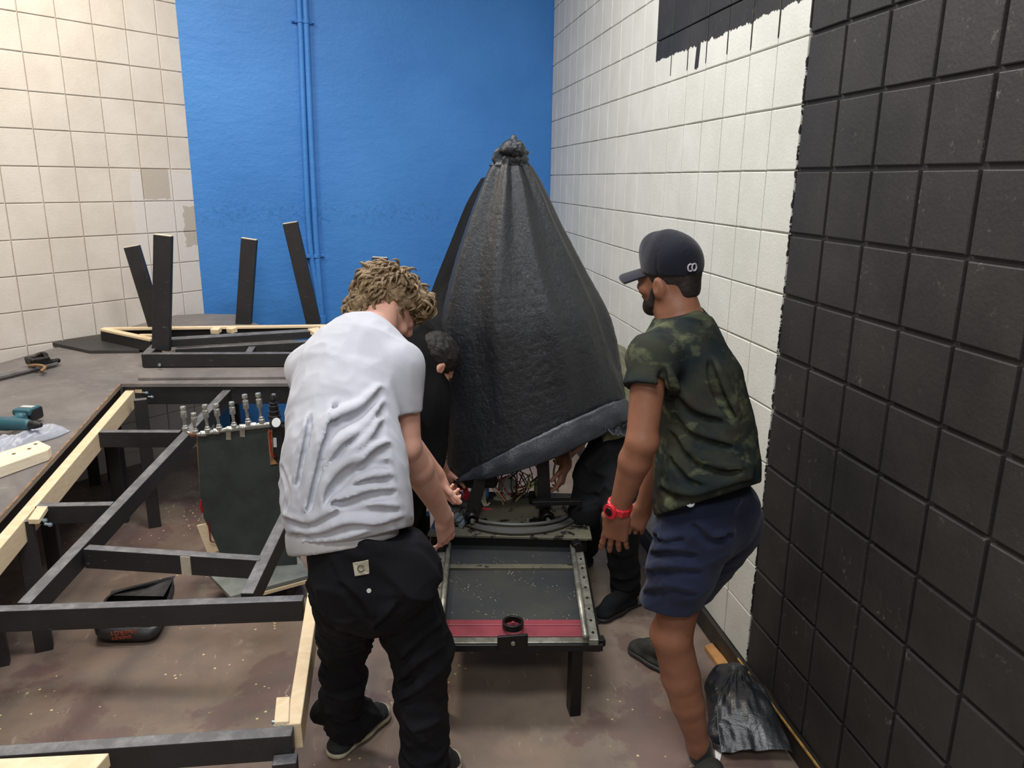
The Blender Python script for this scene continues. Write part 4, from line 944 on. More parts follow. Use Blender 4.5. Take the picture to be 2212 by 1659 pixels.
# ------------------------------------------------------------------ people
def frame(f, u):
    f = unit(f); r = unit(np.cross(f, u)); u = np.cross(r, f); return r, f, u
def hand(v, wr, d, n, side, curl=(.35, .5, .4), L=1.0, spread=1.0, thumb_in=.25, tout=.75):
    """palm, five fingers. d: wrist->fingers, n: palm normal, side: direction the thumb leaves in"""
    d = unit(d); n = unit(n - d * np.dot(n, d)); s = unit(side - d * np.dot(side, d) - n * np.dot(side, n))
    R = np.stack([s, d, n], 1); c = wr + d * .052 * L
    v.box(c, (.037 * L, .046 * L, .0125 * L), R, .012, .012)
    v.cone(wr - d * .02, wr + d * .02, .024 * L, .024 * L, .02, flat=n, fk=1.35)
    v.ell(wr + d * .035 * L + s * .022 * L + n * .008, (.016 * L, .030 * L, .016 * L), R, .014)      # ball of the thumb
    for i, (o, ln, r) in enumerate(((.029, .072, .0086), (.0097, .080, .0088), (-.0100, .074, .0084), (-.0288, .060, .0074))):
        p = wr + d * (.092 - .003 * i) * L + s * o * L; ang = curl[0] * (.7 + .18 * i); sp = (i - 1.3) * -.075 * spread
        dd = unit(d + s * sp); rr = r * L
        for k, fr_ in enumerate((.44, .31, .25)):
            ax = dd * math.cos(ang) + n * math.sin(ang); q = p + ax * ln * L * fr_
            v.cone(p, q, rr, rr * .92, .0035); v.ell(p, (rr * 1.06,) * 3, None, .003)
            p = q; rr *= .92; ang += curl[min(k + 1, 2)] * (.85 + .15 * i)
        v.ell(p, (rr,) * 3, None, .003)
    p = wr + d * .022 * L + s * .030 * L; dd = unit(s * tout + d * .75 + n * thumb_in)
    for k, (ln, rr) in enumerate(((.038, .0125), (.030, .0102), (.024, .0092))):
        q = p + dd * ln * L; v.cone(p, q, rr * L, rr * .92 * L, .006); p = q; dd = unit(dd + d * .35 + n * thumb_in * .5)
def head(v, c, f, u, S=1.0, k=.02):
    r, f, u = frame(f, u); R = np.stack([r, f, u], 1); E = lambda a, b, e: c + (r * a + f * b + u * e) * S
    v.ell(E(0, -.012, .028), np.array((.074, .094, .086)) * S, R, k)
    v.ell(E(0, .035, -.020), np.array((.060, .062, .078)) * S, R, k)
    v.ell(E(0, .040, -.078), np.array((.047, .048, .036)) * S, R, k)
    v.ell(E(0, .074, -.098), np.array((.022, .020, .017)) * S, R, .015)
    v.ell(E(0, .082, .016), np.array((.042, .014, .010)) * S, R, .012)           # brow
    for s in (-1, 1):
        v.ell(E(s * .030, .102, -.002), np.array((.015, .014, .011)) * S, R, .008, cut=True)
        v.ell(E(s * .042, .066, -.032), np.array((.022, .022, .018)) * S, R, .015)  # cheek
        v.ell(E(s * .081, -.010, -.020), np.array((.0125, .021, .034)) * S, R, .004)
        v.ell(E(s * .095, -.003, -.016), np.array((.008, .012, .020)) * S, R, .003, cut=True)
        v.ell(E(s * .078, -.001, -.042), np.array((.006, .009, .011)) * S, R, .004)
        v.ell(E(s * .028, .088, -.002), np.array((.0125,) * 3) * S, R, .003)
    v.cone(E(0, .092, .006), E(0, .113, -.030), .0075 * S, .0125 * S, .008); v.ell(E(0, .108, -.034), np.array((.017, .011, .009)) * S, R, .006)
    v.ell(E(0, .094, -.058), np.array((.023, .010, .006)) * S, R, .005); v.ell(E(0, .092, -.069), np.array((.020, .010, .007)) * S, R, .005)
    v.box(E(0, .103, -.0635), np.array((.019, .004, .0012)) * S, R, .001, .001, cut=True)
    return r, f, u, R
def eyes(root, c, f, u, S=1.0, m=None):
    r, f, u = frame(f, u)
    for s in (-1, 1):
        p = c + (r * s * .029 + f * .0805 - u * .002) * S; mb = MB()
        for k in range(1): pass
        v = Vol(p - .02, p + .02, .002); v.ell(p, (.0108 * S,) * 3, None, 0); np_obj('eye', v.mesh(), m, root)
def shoe(v_up, v_so, H, T, w_=.040, ht=.075, ank=None):
    H = np.asarray(H, float); T = np.asarray(T, float); d = unit(T - H); L = np.linalg.norm(T - H); s = unit(np.cross(d, U))
    mid = H + d * L * .5; z = lambda p, h: V(p[0], p[1], h)
    for vv, zz, g in ((v_so, .014, .004), (v_up, .030, 0)):
        vv.chain([z(H + d * .035, zz), z(mid, zz), z(T - d * .045, zz)], [w_ * .82 + g, w_ * .84 + g, w_ + g], .02, flat=U, fk=2.4)
    v_so.halfspace(V(0, 0, .001), V(0, 0, -1), .002); v_so.halfspace(V(0, 0, .026), V(0, 0, 1), .002)
    v_up.chain([z(T - d * .05, .036), z(mid + d * .03, .055), z(H + d * .09, .075)], [.032, .036, .038], .02)
    v_up.cone(z(H + d * .045, .035), z(H + d * .05, ht), .036, .037, .02)
    if ank is not None: v_up.cone(z(H + d * .06, ht), ank, .042, .045, .02)
    v_up.halfspace(V(0, 0, .016), V(0, 0, -1), .002)
def ridge(x, y, z, A, p=2.0):
    """creases: noise squeezed by matrix A, sharp crests"""
    X = A[0][0] * x + A[0][1] * y + A[0][2] * z; Y = A[1][0] * x + A[1][1] * y + A[1][2] * z; Z = A[2][0] * x + A[2][1] * y + A[2][2] * z
    return (1 - np.abs(2 * vnoise(X, Y, Z) - 1)) ** p
def dirA(along, s_along, s_across):
    a = unit(along); t = unit(np.cross(a, (.3, .8, .5))); b = np.cross(a, t)
    return [list(a * s_along), list(t * s_across), list(b * s_across)]
def skin(name, c1, c2, rough=.5):
    return mat(name, c1, rough, c2=c2, scale=9, mixs=(.35, .7), bump=.08, bscale=220, sss=.12, spec=.4)
def cloth(name, c1, var=.08, bump=.15, sheen=.15, scale=8, rough=.85):
    return mat(name, c1, rough, var=var, scale=scale, bump=bump, bscale=420, sheen=sheen, spec=.2)
def march(F, px, py, t0=1.2, t1=4.2):
    """first point of a sculpted volume met by the sight line through a measured point of the photograph"""
    dd = ray(px, py); ts = np.arange(t0, t1, .003); P = CAM + dd[None] * ts[:, None]; I = ((P - F.lo) / F.h).astype(int)
    ok = ((I > 0) & (I < F.n - 1)).all(1); val = np.ones(len(ts)); J = I[ok]; val[ok] = F.F[J[:, 0], J[:, 1], J[:, 2]]
    w_ = np.argwhere(val < 0); return P[w_[0, 0]] if len(w_) else None
def folds(v, lines, r=.012, inn=.45, k=.022, valley=True):
    """cloth folds laid on the surface: a soft ridge, with a shallow valley on its lower side"""
    jobs = []
    for ln in lines:
        s_ = ln[0] if isinstance(ln[0], (int, float)) else 1.0; pl = ln[1:] if isinstance(ln[0], (int, float)) else ln
        q = smooth_curve([V(x, y, 0) for x, y in pl], 5); pts = [march(v, a[0], a[1]) for a in q]; pts = [a for a in pts if a is not None]
        if len(pts) < 3: continue
        n = len(pts); rr = [r * s_ * (.25 + .75 * math.sin(math.pi * (i + .5) / n)) for i in range(n)]
        jobs.append((pts, rr, unit(CAM - pts[n // 2])))
    for pts, rr, nn in jobs:
        v.chain([a - nn * q * inn for a, q in zip(pts, rr)], rr, k)
        t_ = unit(pts[-1] - pts[0]); sd = unit(np.cross(nn, t_)); sd = sd if sd[2] < 0 else -sd
        if valley: v.chain([a + nn * q * .62 + sd * q * 1.9 for a, q in zip(pts, rr)], [q * .9 for q in rr], k * .7, cut=True)
m_eye = mat('eye_white', lin(225, 220, 212), .2)
def locks(name, root, C_, R, rad, n, ln, col_m, where, flow, seed=1, r0=.005, curl=.35):
    rs = np.random.RandomState(seed); mb = MB(); k = 0; g = 0
    while k < n and g < n * 40:
        g += 1; q = unit(rs.normal(size=3))
        if not where(q): continue
        p = C_ + R @ (q * rad); nrm = unit(R @ (q / rad)); d = flow(q); d = unit(R @ d - nrm * np.dot(R @ d, nrm) + rs.normal(size=3) * .25)
        pts = [p - nrm * .006]; l = ln * rs.uniform(.6, 1.25); s = unit(np.cross(nrm, d)); ph = rs.uniform(0, 6.28); am = curl * rs.uniform(.5, 1.3)
        for i in range(1, 7):
            t = i / 6; pts.append(p + d * l * t + nrm * (.012 * math.sin(t * 3.0) + .004 - .010 * t * t) + s * l * am * (math.sin(ph + t * 4.6) - math.sin(ph)) * .35)
        mb.tube(pts, [r0 * .8, r0 * 1.15, r0 * 1.2, r0 * 1.05, r0 * .8, r0 * .5, r0 * .12], 5, cap=False); k += 1
    o = mb.build(name, col_m, root, smooth=True); return o

# ================= man in the white T-shirt
def man_white():
    root = thing('person', 'man with curly fair hair, white T-shirt and black trousers bending over, back to us', 'person', (-.02, 2.1, 0))
    sk = skin('fair_skin', lin(206, 152, 132), lin(220, 172, 152)); Bf = unit(V(.42, .9, 0)); rt = V(Bf[1], -Bf[0], 0)
    hc = PY(834, 662, 2.37); f = V(.78, .22, -.60); u = V(.58, .12, .80)
    # head, neck and torso core
    v = Vol(V(-.62, 1.6, .55), V(.25, 2.65, 1.75), .006)
    head(v, hc, f, u, .97)
    v.chain([PY(800, 742, 2.25), PY(808, 712, 2.29), PY(824, 680, 2.33)], [.070, .057, .052], .03)
    v.chain([PY(785, 1190, 1.93), PY(755, 1050, 1.95), PY(748, 860, 2.1), PY(780, 775, 2.2)], [.08, .07, .07, .06], .05, flat=Bf, fk=1.4)
    core = v.mesh()
    # right arm
    sh, el, wr = PY(862, 800, 2.12), PY(874, 962, 2.10), PY(957, 1112, 2.30)
    v = Vol(V(-.25, 1.85, .50), V(.32, 2.65, 1.40), .0042)
    m1 = el * .45 + wr * .55
    v.cone(sh, el, .055, .047, .012); v.cone(el, el * .7 + wr * .3, .047, .047, .010); v.cone(el * .7 + wr * .3, wr, .047, .028, .012)
    v.ell(el + V(.010, -.022, -.004), (.024, .022, .026), None, .02)
    tip = PY(972, 1210, 2.40); hd = tip - wr
    hand(v, wr + unit(hd) * .012, hd, V(-.70, .70, .1), V(.7, .7, 0), curl=(.16, .28, .25), L=1.02, spread=1.1, thumb_in=.7, tout=.45)
    armR = v.mesh()
    # left arm reaching forward under the chest
    shl, ell_, wl_ = PY(668, 800, 2.24), PY(862, 930, 2.46), PY(946, 1030, 2.56)
    v = Vol(V(-.72, 2.0, .45), V(.25, 2.85, 1.45), .0042)
    v.cone(shl, ell_, .055, .046, .03); v.cone(ell_, wl_, .044, .028, .03)
    hand(v, wl_, PY(968, 1082, 2.60) - wl_, V(.6, .3, -.3), V(.3, -.6, .6), curl=(.5, .6, .5), L=.95)
    armL = v.mesh()
    np_obj('body', [core, armR, armL], sk, root)
    eyes(root, hc, f, u, .97, m=m_eye)
    r, f_, u_ = frame(f, u); R = np.stack([r, f_, u_], 1)
    # hair: a wavy mass with tufts
    mh = mat('fair_brown_hair', lin(88, 68, 46), .55, c2=lin(150, 126, 92), scale=26, mixs=(.35, .68), bump=.4, bscale=160, stretch=(1, 1, 2.2))
    v = Vol(hc - .2, hc + .2, .0045); hcc = hc + u_ * .030 - f_ * .014
    v.ell(hcc, (.078, .095, .085), R, 0); v.ell(hc + f_ * .066 + u_ * .078, (.060, .038, .030), R, .04); v.ell(hc - f_ * .078 - u_ * .03, (.058, .026, .046), R, .03)
    v.ell(hc + f_ * .095 - u_ * .045, (.075, .078, .088), R, .012, cut=True)
    for s in (-1, 1): v.ell(hc + r * s * .090 - f_ * .006 - u_ * .026, (.040, .030, .054), R, .008, cut=True)
    v.halfspace(hc - u_ * .092, -u_, .01)
    v.wrinkle(lambda x, y, z: .014 * (ridge(x, y, z, dirA(V(.3, .2, -1), 16, 62), 1.5) - .3) + .010 * ridge(x + 3, y, z, dirA(V(.5, .2, -.6), 34, 95)) - .006)
    hair = np_obj('hair', v.mesh(), mh, root)
    flow = lambda q: V(q[0] * .6, .35 - .4 * abs(q[0]), -.75) if q[1] > -.2 else V(q[0] * .2, -.25, -1)
    locks('lock', hair, hcc, R, np.array((.077, .094, .084)), 420, .044, mh, lambda q: q[2] > -.55 and not (q[1] > .6 and q[2] < .2) and not (abs(q[0]) > .42 and q[2] < .62 and -.42 < q[1] < .6), flow, 3, .0042, .45)['kind'] = 'stuff'
    locks('lock', hair, hc + f_ * .062 + u_ * .066, R, np.array((.062, .046, .036)), 110, .05, mh, lambda q: q[1] > -.2, lambda q: V(q[0] * .4, .8, -.7), 9, .0042, .5)['kind'] = 'stuff'
    locks('lock', hair, hc - f_ * .066 - u_ * .034, R, np.array((.060, .032, .054)), 120, .032, mh, lambda q: q[1] < .1, lambda q: V(q[0] * .3, -.2, -1), 12, .0042, .6)['kind'] = 'stuff'
    # T-shirt
    st = [(756, 1168, 126, 1.95), (748, 1090, 133, 1.95), (742, 1000, 127, 1.99), (745, 900, 120, 2.08), (757, 820, 114, 2.16), (782, 765, 84, 2.21), (802, 722, 48, 2.27)]
    pts = [PY(a, b, d_) for a, b, c_, d_ in st]; rs_ = [c_ * (np.linalg.norm(p - CAM)) / FPX * .98 for (a, b, c_, d_), p in zip(st, pts)]
    v = Vol(V(-.85, 1.55, .55), V(.35, 2.55, 1.62), .006)
    v.chain(pts, rs_, .05, flat=Bf, fk=1.42)
    # broad shoulders and sleeves
    v.cone(PY(790, 760, 2.2), PY(862, 792, 2.12), .085, .064, .05); v.cone(PY(770, 762, 2.22), PY(672, 800, 2.26), .085, .066, .05)
    v.cone(PY(864, 792, 2.12), PY(867, 884, 2.10), .062, .060, .03)
    v.cone(PY(672, 800, 2.26), PY(745, 860, 2.40), .064, .058, .03)
    a1 = dirA(V(.55, .1, -.85), 1.7, 24); a2 = dirA(V(.95, -.2, -.12), 2.5, 28); a3 = dirA(V(.1, .1, -1), 1.5, 22)
    def wr_(x, y, z):
        up_ = np.clip((z - 1.0) / .35, 0, 1); low = 1 - np.clip((z - .95) / .30, 0, 1)
        return .007 * (ridge(x, y, z, a1, 2) - .25) * (1 - low) * (.45 + .55 * (1 - up_)) + .006 * (ridge(x, y, z, a2, 2) - .3) * low + .004 * (ridge(x + 2, y, z, a3, 2) - .35)
    v.wrinkle(wr_, .03)
    folds(v, [[(822, 838), (776, 880), (722, 905), (694, 960)], [1.1, (828, 872), (780, 930), (735, 960), (690, 1030)], [(824, 910), (786, 960), (752, 982)], [.65, (722, 872), (694, 960), (672, 1050), (664, 1104)], [.5, (668, 900), (650, 980), (640, 1050)],
        [1.2, (838, 1000), (790, 990), (742, 1006), (708, 1050), (704, 1100)], [(842, 1030), (800, 1030), (768, 1046)], [1.1, (616, 1115), (668, 1128), (730, 1100), (790, 1090), (858, 1098)], [1.2, (628, 1150), (690, 1150), (750, 1128), (812, 1132), (868, 1118)], [.9, (654, 1172), (730, 1166), (800, 1150)], [.8, (838, 960), (806, 972), (770, 1010)],
        [.9, (612, 1010), (630, 1060), (618, 1100)], [.8, (850, 1060), (800, 1060), (756, 1074), (720, 1084)]], .0105)
    n1 = unit(PY(867, 884, 2.10) - PY(864, 792, 2.12)); hc_ = PY(867, 890, 2.10)
    sl, X, Y, Z = v._sub(hc_ - .13, hc_ + .13); 
    dcut = -((X - hc_[0]) * n1[0] + (Y - hc_[1]) * n1[1] + (Z - hc_[2]) * n1[2]); dr = np.sqrt((X - hc_[0]) ** 2 + (Y - hc_[1]) ** 2 + (Z - hc_[2]) ** 2) - .115
    # only the sleeve lies right of the trunk: cut it there
    side = (X - hc_[0]) * rt[0] + (Y - hc_[1]) * rt[1] + .058
    v.F[sl] = np.maximum(v.F[sl], -np.maximum(np.maximum(dcut, dr), -side)).astype(np.float32)
    v.cone(hc_ + n1 * .02, hc_ - n1 * .03, .054, .050, .002, cut=True)
    dn = unit(PY(762, 1168, 1.84) - PY(757, 1100, 1.84)); v.halfspace(PY(760, 1168, 1.84), unit(np.cross(PY(885, 1120, 1.84) - PY(640, 1192, 1.84), CAM - PY(760, 1160, 1.84)) * -1 if np.cross(PY(885, 1120, 1.84) - PY(640, 1192, 1.84), CAM - PY(760, 1160, 1.84))[2] > 0 else np.cross(PY(885, 1120, 1.84) - PY(640, 1192, 1.84), CAM - PY(760, 1160, 1.84))) * .8 + V(0, -.1, -.2), .004)
    v.halfspace(PY(806, 716, 2.29), unit(PY(812, 690, 2.31) - PY(798, 730, 2.26)), .006)
    np_obj('t_shirt', v.mesh(), cloth('white_cotton', lin(182, 183, 191), .03, .12), root)
    # undershirt peeping out
    v = Vol(V(-.7, 1.6, .6), V(.2, 2.2, 1.1), .006)
    v.cone(PY(738, 1172, 1.93), PY(746, 1120, 1.95), .158, .15, .02, flat=Bf, fk=1.5); v.halfspace(PY(720, 1196, 1.80), unit(V(.16, -.35, -1)), .004)
    np_obj('undershirt', v.mesh(), cloth('pale_undershirt', lin(170, 168, 168), .05), root)
    # trousers
    mt = cloth('black_canvas', lin(21, 21, 25), .25, .2, .0, 5, .88)
    v = Vol(V(-.65, 1.5, .02), V(.42, 2.5, 1.05), .0062)
    pR = [PY(858, 1262, 1.97), PY(911, 1400, 1.98), PY(908, 1540, 2.00), PY(924, 1685, 2.02)]
    pL = [PY(752, 1265, 1.98), PY(744, 1400, 2.12), PY(742, 1500, 2.20), PY(746, 1562, 2.27)]
    v.chain([PY(775, 1165, 1.94), PY(800, 1235, 1.94)], [.155, .172], .05, flat=Bf, fk=1.35)
    v.chain(pR, [.106, .080, .067, .062], .015); v.chain(pL, [.098, .067, .061, .061], .015)
    v.ell(PY(868, 1232, 1.90), (.100, .095, .11), None, .04); v.ell(PY(748, 1230, 1.92), (.095, .09, .10), None, .04)
    v.cone(PY(700, 1535, 2.24), PY(790, 1545, 2.24), .040, .040, .02)
    v.halfspace(PY(770, 1150, 1.93), unit(V(.05, .2, 1)), .004)
    b1, b2 = dirA(V(1, .2, .25), 5, 22), dirA(V(.7, 0, -.7), 4, 16)
    v.wrinkle(lambda x, y, z: .018 * (ridge(x, y, z, b1) - .35) * np.clip(1.1 - z, 0, 1) + .016 * (ridge(x, y + 4, z, b2) - .35), .03)
    folds(v, [[(952, 1350), (905, 1380), (870, 1420)], [1.2, (955, 1400), (900, 1430), (862, 1470)], [(950, 1455), (900, 1490), (866, 1510)], [.9, (948, 1560), (900, 1580)], [(705, 1330), (745, 1345), (780, 1340)], [(700, 1370), (740, 1390), (780, 1380)], [(705, 1500), (745, 1512), (782, 1500)], [(708, 1540), (748, 1548), (785, 1540)], [.9, (800, 1330), (780, 1290), (740, 1260)], [(860, 1300), (830, 1330), (812, 1350)]], .014)
    tr = np_obj('trousers', v.mesh(), mt, root)
    # patch with its mark, and the rivet below
    pc = PY(782, 1227, 1.80); nn = unit(CAM - pc); 
    def surf(px, py, v_=None):
        dd = ray(px, py); F = tr_vol; t_ = 1.2
        for _ in range(400):
            p = CAM + dd * t_; i = ((p - F.lo) / F.h).astype(int)
            if (i > 0).all() and (i < F.n - 1).all() and F.F[tuple(i)] < 0: return p
            t_ += .003
        return CAM + dd * 1.9
    tr_vol = v
    q4 = [surf(*p) for p in ((763, 1214), (797, 1208), (801, 1238), (768, 1244))]; cen = sum(q4) / 4; nn = unit(np.cross(q4[1] - q4[0], q4[3] - q4[0])); nn = nn if nn @ (CAM - cen) > 0 else -nn
    mb = MB(); mb.prism([q + nn * .006 for q in q4], .006, -nn); pt = mb.build('pocket_label', mat('cream_label', lin(176, 172, 150), .6, var=.12, scale=60), root, bevel=.002)
    cc = cen + nn * .0075; ex = unit(q4[1] - q4[0]); ey = np.cross(nn, ex); pts2 = [cc + ex * .009 * math.cos(a) + ey * .008 * math.sin(a) for a in np.linspace(.4, 5.6, 16)]
    mb = MB(); mb.tube(pts2, .0016, 6); mb.build('label_mark', mat('label_print', lin(84, 78, 62), .6), pt)
    p = surf(797, 1276); mb = MB(); mb.tube([p, p + unit(CAM - p) * .006], .006, 10); mb.build('rivet', m_steel, root)
    # shoes
    ms = mat('black_canvas_shoe', lin(32, 31, 34), .8, var=.3, scale=40); mso = mat('cream_rubber_sole', lin(172, 165, 142), .6, var=.15, scale=30)
    for H, T, an in ((PZ(716, 1640), PZ(833, 1538), pL[3] - V(0, 0, .0)), (PZ(900, 1722), PZ(985, 1640), pR[3])):
        lo = np.minimum(H, T) - V(.12, .12, .02); hi = np.maximum(H, T) + V(.12, .12, .26); vu, vs = Vol(lo, hi, .005), Vol(lo, hi, .004)
        shoe(vu, vs, H, T, .046, .10, an); so = np_obj('shoe', vu.mesh(), ms, root); np_obj('sole', vs.mesh(), mso, so)
        d_ = unit(T - H); s_ = unit(np.cross(d_, U)); tc_ = T - d_ * .03 + U * .028; vt = Vol(tc_ - .08, tc_ + .08, .004); vt.ell(tc_ - d_ * .012, (.046, .046, .024), None, 0); vt.halfspace(tc_ - d_ * .02, -d_); vt.halfspace(V(0, 0, .02), V(0, 0, -1)); np_obj('toe_cap', vt.mesh(), mso, so)
    c = PY(752, 1577, 2.215); disc_dir(c, V(-.1, -1, .25), .019, .004, 'ankle_patch', mat('grey_patch', lin(120, 118, 116), .6), root)
man_white()

# ================= man in camouflage
def man_camo():
    root = thing('person', 'man in dark blue cap, camouflage T-shirt and navy shorts, arms hanging, beside the white wall', 'person', (1.0, 2.1, 0))
    sk = skin('brown_skin', lin(132, 88, 67), lin(150, 102, 79)); Bf = unit(V(-.80, .60, 0)); rt = V(Bf[1], -Bf[0], 0)
    hc = PY(1446, 598, 2.17); f = V(-.60, .79, -.10); u = V(-.12, 0, .99)
    v = Vol(V(.20, 1.8, .75), V(1.25, 2.6, 1.82), .006)
    r, f_, u_, R = head(v, hc, f, u, .93)
    v.chain([PY(1472, 705, 2.13), PY(1464, 675, 2.14), PY(1458, 630, 2.15)], [.080, .060, .055], .03)
    v.chain([PY(1525, 1060, 2.1), PY(1522, 920, 2.1), PY(1490, 760, 2.13)], [.07, .07, .06], .05)
    core = v.mesh()
    sh, el, wr = PY(1404, 790, 1.98), PY(1386, 952, 1.93), PY(1336, 1100, 2.02)
    v = Vol(V(.15, 1.7, .45), V(.80, 2.5, 1.5), .0042)
    v.cone(sh, el, .050, .043, .010); k1 = el * .72 + wr * .28; v.cone(el, k1, .043, .045, .010); v.cone(k1, wr, .045, .028, .012); v.ell(el + V(.018, -.010, -.004), (.024, .024, .028), None, .02)
    hd = PY(1322, 1205, 2.08) - wr; hand(v, wr + unit(hd) * .012, hd, V(.45, .88, .1), V(-.85, .45, 0), curl=(.10, .20, .20), L=1.08, spread=1.2, thumb_in=.9, tout=.22)
    armL = v.mesh()
    shr, elr, wrr = PY(1490, 775, 2.26), PY(1432, 970, 2.36), PY(1392, 1092, 2.42)
    v = Vol(V(.4, 1.9, .5), V(1.15, 2.85, 1.5), .0045); v.cone(shr, elr, .046, .044, .03); v.cone(elr, wrr, .046, .030, .03)
    hand(v, wrr, PY(1366, 1150, 2.42) - wrr, V(-.2, .3, -.9), V(-.5, .5, .4), curl=(.5, .6, .5), L=.95)
    armR = v.mesh()
    # legs
    kn, ca, an = PY(1452, 1375, 2.04), PY(1470, 1460, 2.05), PY(1508, 1606, 2.05); hp = PY(1500, 1150, 2.06)
    v = Vol(V(.5, 1.6, .02), V(1.28, 2.9, 1.0), .0058)
    v.cone(hp, kn, .066, .062, .012); v.cone(kn, ca, .061, .062, .012); v.cone(ca, ca * .6 + an * .4, .062, .054, .012); v.cone(ca * .6 + an * .4, an, .054, .036, .012); v.ell(kn + V(-.014, .03, .0), (.044, .042, .046), None, .03); v.cone(an, an + V(.01, .0, -.08), .037, .036, .02)
    an2 = PZ(1436, 1425) + V(.01, .02, .10); kn2 = PY(1478, 1290, 2.42); v.cone(PY(1550, 1130, 2.2), kn2, .06, .058, .03); v.cone(kn2, kn2 * .6 + an2 * .4, .060, .060, .03); v.cone(kn2 * .6 + an2 * .4, an2, .060, .038, .03)
    legs = v.mesh()
    np_obj('body', [core, armL, armR, legs], sk, root); eyes(root, hc, f, u, .93, m=m_eye)
    # short hair and beard
    mh = mat('short_black_hair', lin(36, 29, 26), .75, c2=lin(50, 40, 35), scale=70, bump=.5, bscale=300)
    v = Vol(hc - .16, hc + .16, .004); v.ell(hc + (-f_ * .012 + u_ * .024), (.0725, .091, .083), R, 0); v.ell(hc - f_ * .070 - u_ * .035, (.046, .018, .036), R, .02)
    v.ell(hc + f_ * .085 - u_ * .05, (.11, .085, .11), R, .004, cut=True); v.halfspace(hc - u_ * .068, unit(-u_ - f_ * .1), .004)
    for s in (-1, 1): v.ell(hc + r * s * .082 + f_ * .0 - u_ * .045, (.03, .028, .05), R, .006, cut=True)
    np_obj('hair', v.mesh(), mh, root)
    v = Vol(hc - .16, hc + .16, .0035); v.ell(hc + f_ * .038 - u_ * .076, (.049, .050, .039), R, 0); v.ell(hc + f_ * .072 - u_ * .093, (.025, .024, .023), R, .02)
    for s in (-1, 1): v.cone(hc + r * s * .061 + f_ * .016 - u_ * .02, hc + r * s * .049 + f_ * .034 - u_ * .07, .008, .014, .02)
    v.halfspace(hc - u_ * .02, u_); v.ell(hc + f_ * .112 - u_ * .050, (.034, .030, .018), R, .008, cut=True)
    np_obj('beard', v.mesh(), mh, root)
    # cap
    mc = cloth('navy_cap_cloth', lin(22, 22, 35), .08, .2, .2, 20)
    cu_ = unit(u_ - f_ * .10); cr, cf, cu_ = frame(f_ + cu_ * .08, cu_); RC = np.stack([cr, cf, cu_], 1); cc = hc + u_ * .037 - f_ * .012
    v = Vol(cc - .2, cc + .2, .004); v.ell(cc + cu_ * .004, (.080, .096, .091), RC, 0); v.cone(cc + cf * .03 + cu_ * .04, cc + cf * .055 + cu_ * .045, .055, .045, .03); v.halfspace(cc - cu_ * .022, -cu_, .002)
    v.ell(cc - cu_ * .030, (.074, .090, .076), RC, .001, cut=True)
    v.wrinkle(lambda x, y, z: -.0016 * (np.abs(((np.arctan2((x - cc[0]) * cr[0] + (y - cc[1]) * cr[1] + (z - cc[2]) * cr[2], (x - cc[0]) * cf[0] + (y - cc[1]) * cf[1] + (z - cc[2]) * cf[2]) / (math.pi / 3)) % 1) - .5) < .018), .02)
    cap = np_obj('cap', v.mesh(), mc, root)
    mb = MB(); a = cc + cu_ * .094; mb.tube([a - cu_ * .002, a + cu_ * .004], .007, 10); mb.build('button', mc, cap, bevel=.002)
    G = np.zeros((30, 16, 3))
    for i in range(30):
        for j in range(16):
            a = (i / 29 - .5) * 2.1; v_ = j / 15; r0 = V(math.sin(a) * .073, math.cos(a) * .088, 0); ext = .082 * (math.cos(a * .72)) ** .5 * v_
            G[i, j] = cc + RC @ (r0 + V(math.sin(a) * .25, 1, 0) * ext + V(0, 0, -.016 - .026 * v_ - .012 * (a / 1.05) ** 2))
    o = np_obj('brim', grid_mesh(G), mc, cap); m = o.modifiers.new('s', 'SOLIDIFY'); m.thickness = .004
    # embroidered mark on the back left of the cap
    for k, (a, e) in enumerate(((2.62, -.002), (2.76, -.004))):
        dirn = V(-math.sin(a), math.cos(a), 0); p = cc + RC @ V(dirn[0] * .0805, dirn[1] * .0965, .002); nn = unit(RC @ V(dirn[0] / .080, dirn[1] / .096, 0)); t_ = unit(np.cross(cu_, nn))
        ptsm = [p + nn * .002 + t_ * .0075 * math.cos(b) + cu_ * .010 * math.sin(b) for b in np.linspace(.5, 5.2 if k == 0 else 6.6, 14)]
        mb = MB(); mb.tube(ptsm, .0026, 6); mb.build('embroidered_mark', mat('silver_thread', lin(180, 178, 185), .5), cap)
    # camouflage shirt
    st = [(1518, 1075, 100, 2.02), (1530, 1000, 97, 2.02), (1526, 920, 88, 2.04), (1508, 830, 82, 2.07), (1476, 750, 72, 2.11), (1464, 690, 42, 2.15)]
    pts = [PY(a, b, d_) for a, b, c_, d_ in st]; rr = [c_ * np.linalg.norm(p - CAM) / FPX for (a, b, c_, d_), p in zip(st, pts)]
    v = Vol(V(.22, 1.55, .6), V(1.30, 2.65, 1.62), .006); v.chain(pts, [q * 1.12 for q in rr], .05, flat=Bf, fk=1.14)
    v.cone(PY(1470, 745, 2.1), PY(1412, 775, 2.0), .085, .068, .05); v.cone(PY(1480, 745, 2.15), PY(1500, 768, 2.28), .08, .07, .05); v.cone(PY(1500, 768, 2.28), PY(1470, 860, 2.32), .07, .062, .03)
    s0, s1 = PY(1410, 780, 1.99), PY(1401, 838, 1.95); v.cone(s0, s1, .068, .066, .03)
    a1, a2, a3 = dirA(V(.75, .1, -.65), 2, 20), dirA(V(.9, 0, .35), 2.5, 22), dirA(V(.2, 0, -1), 3, 15)
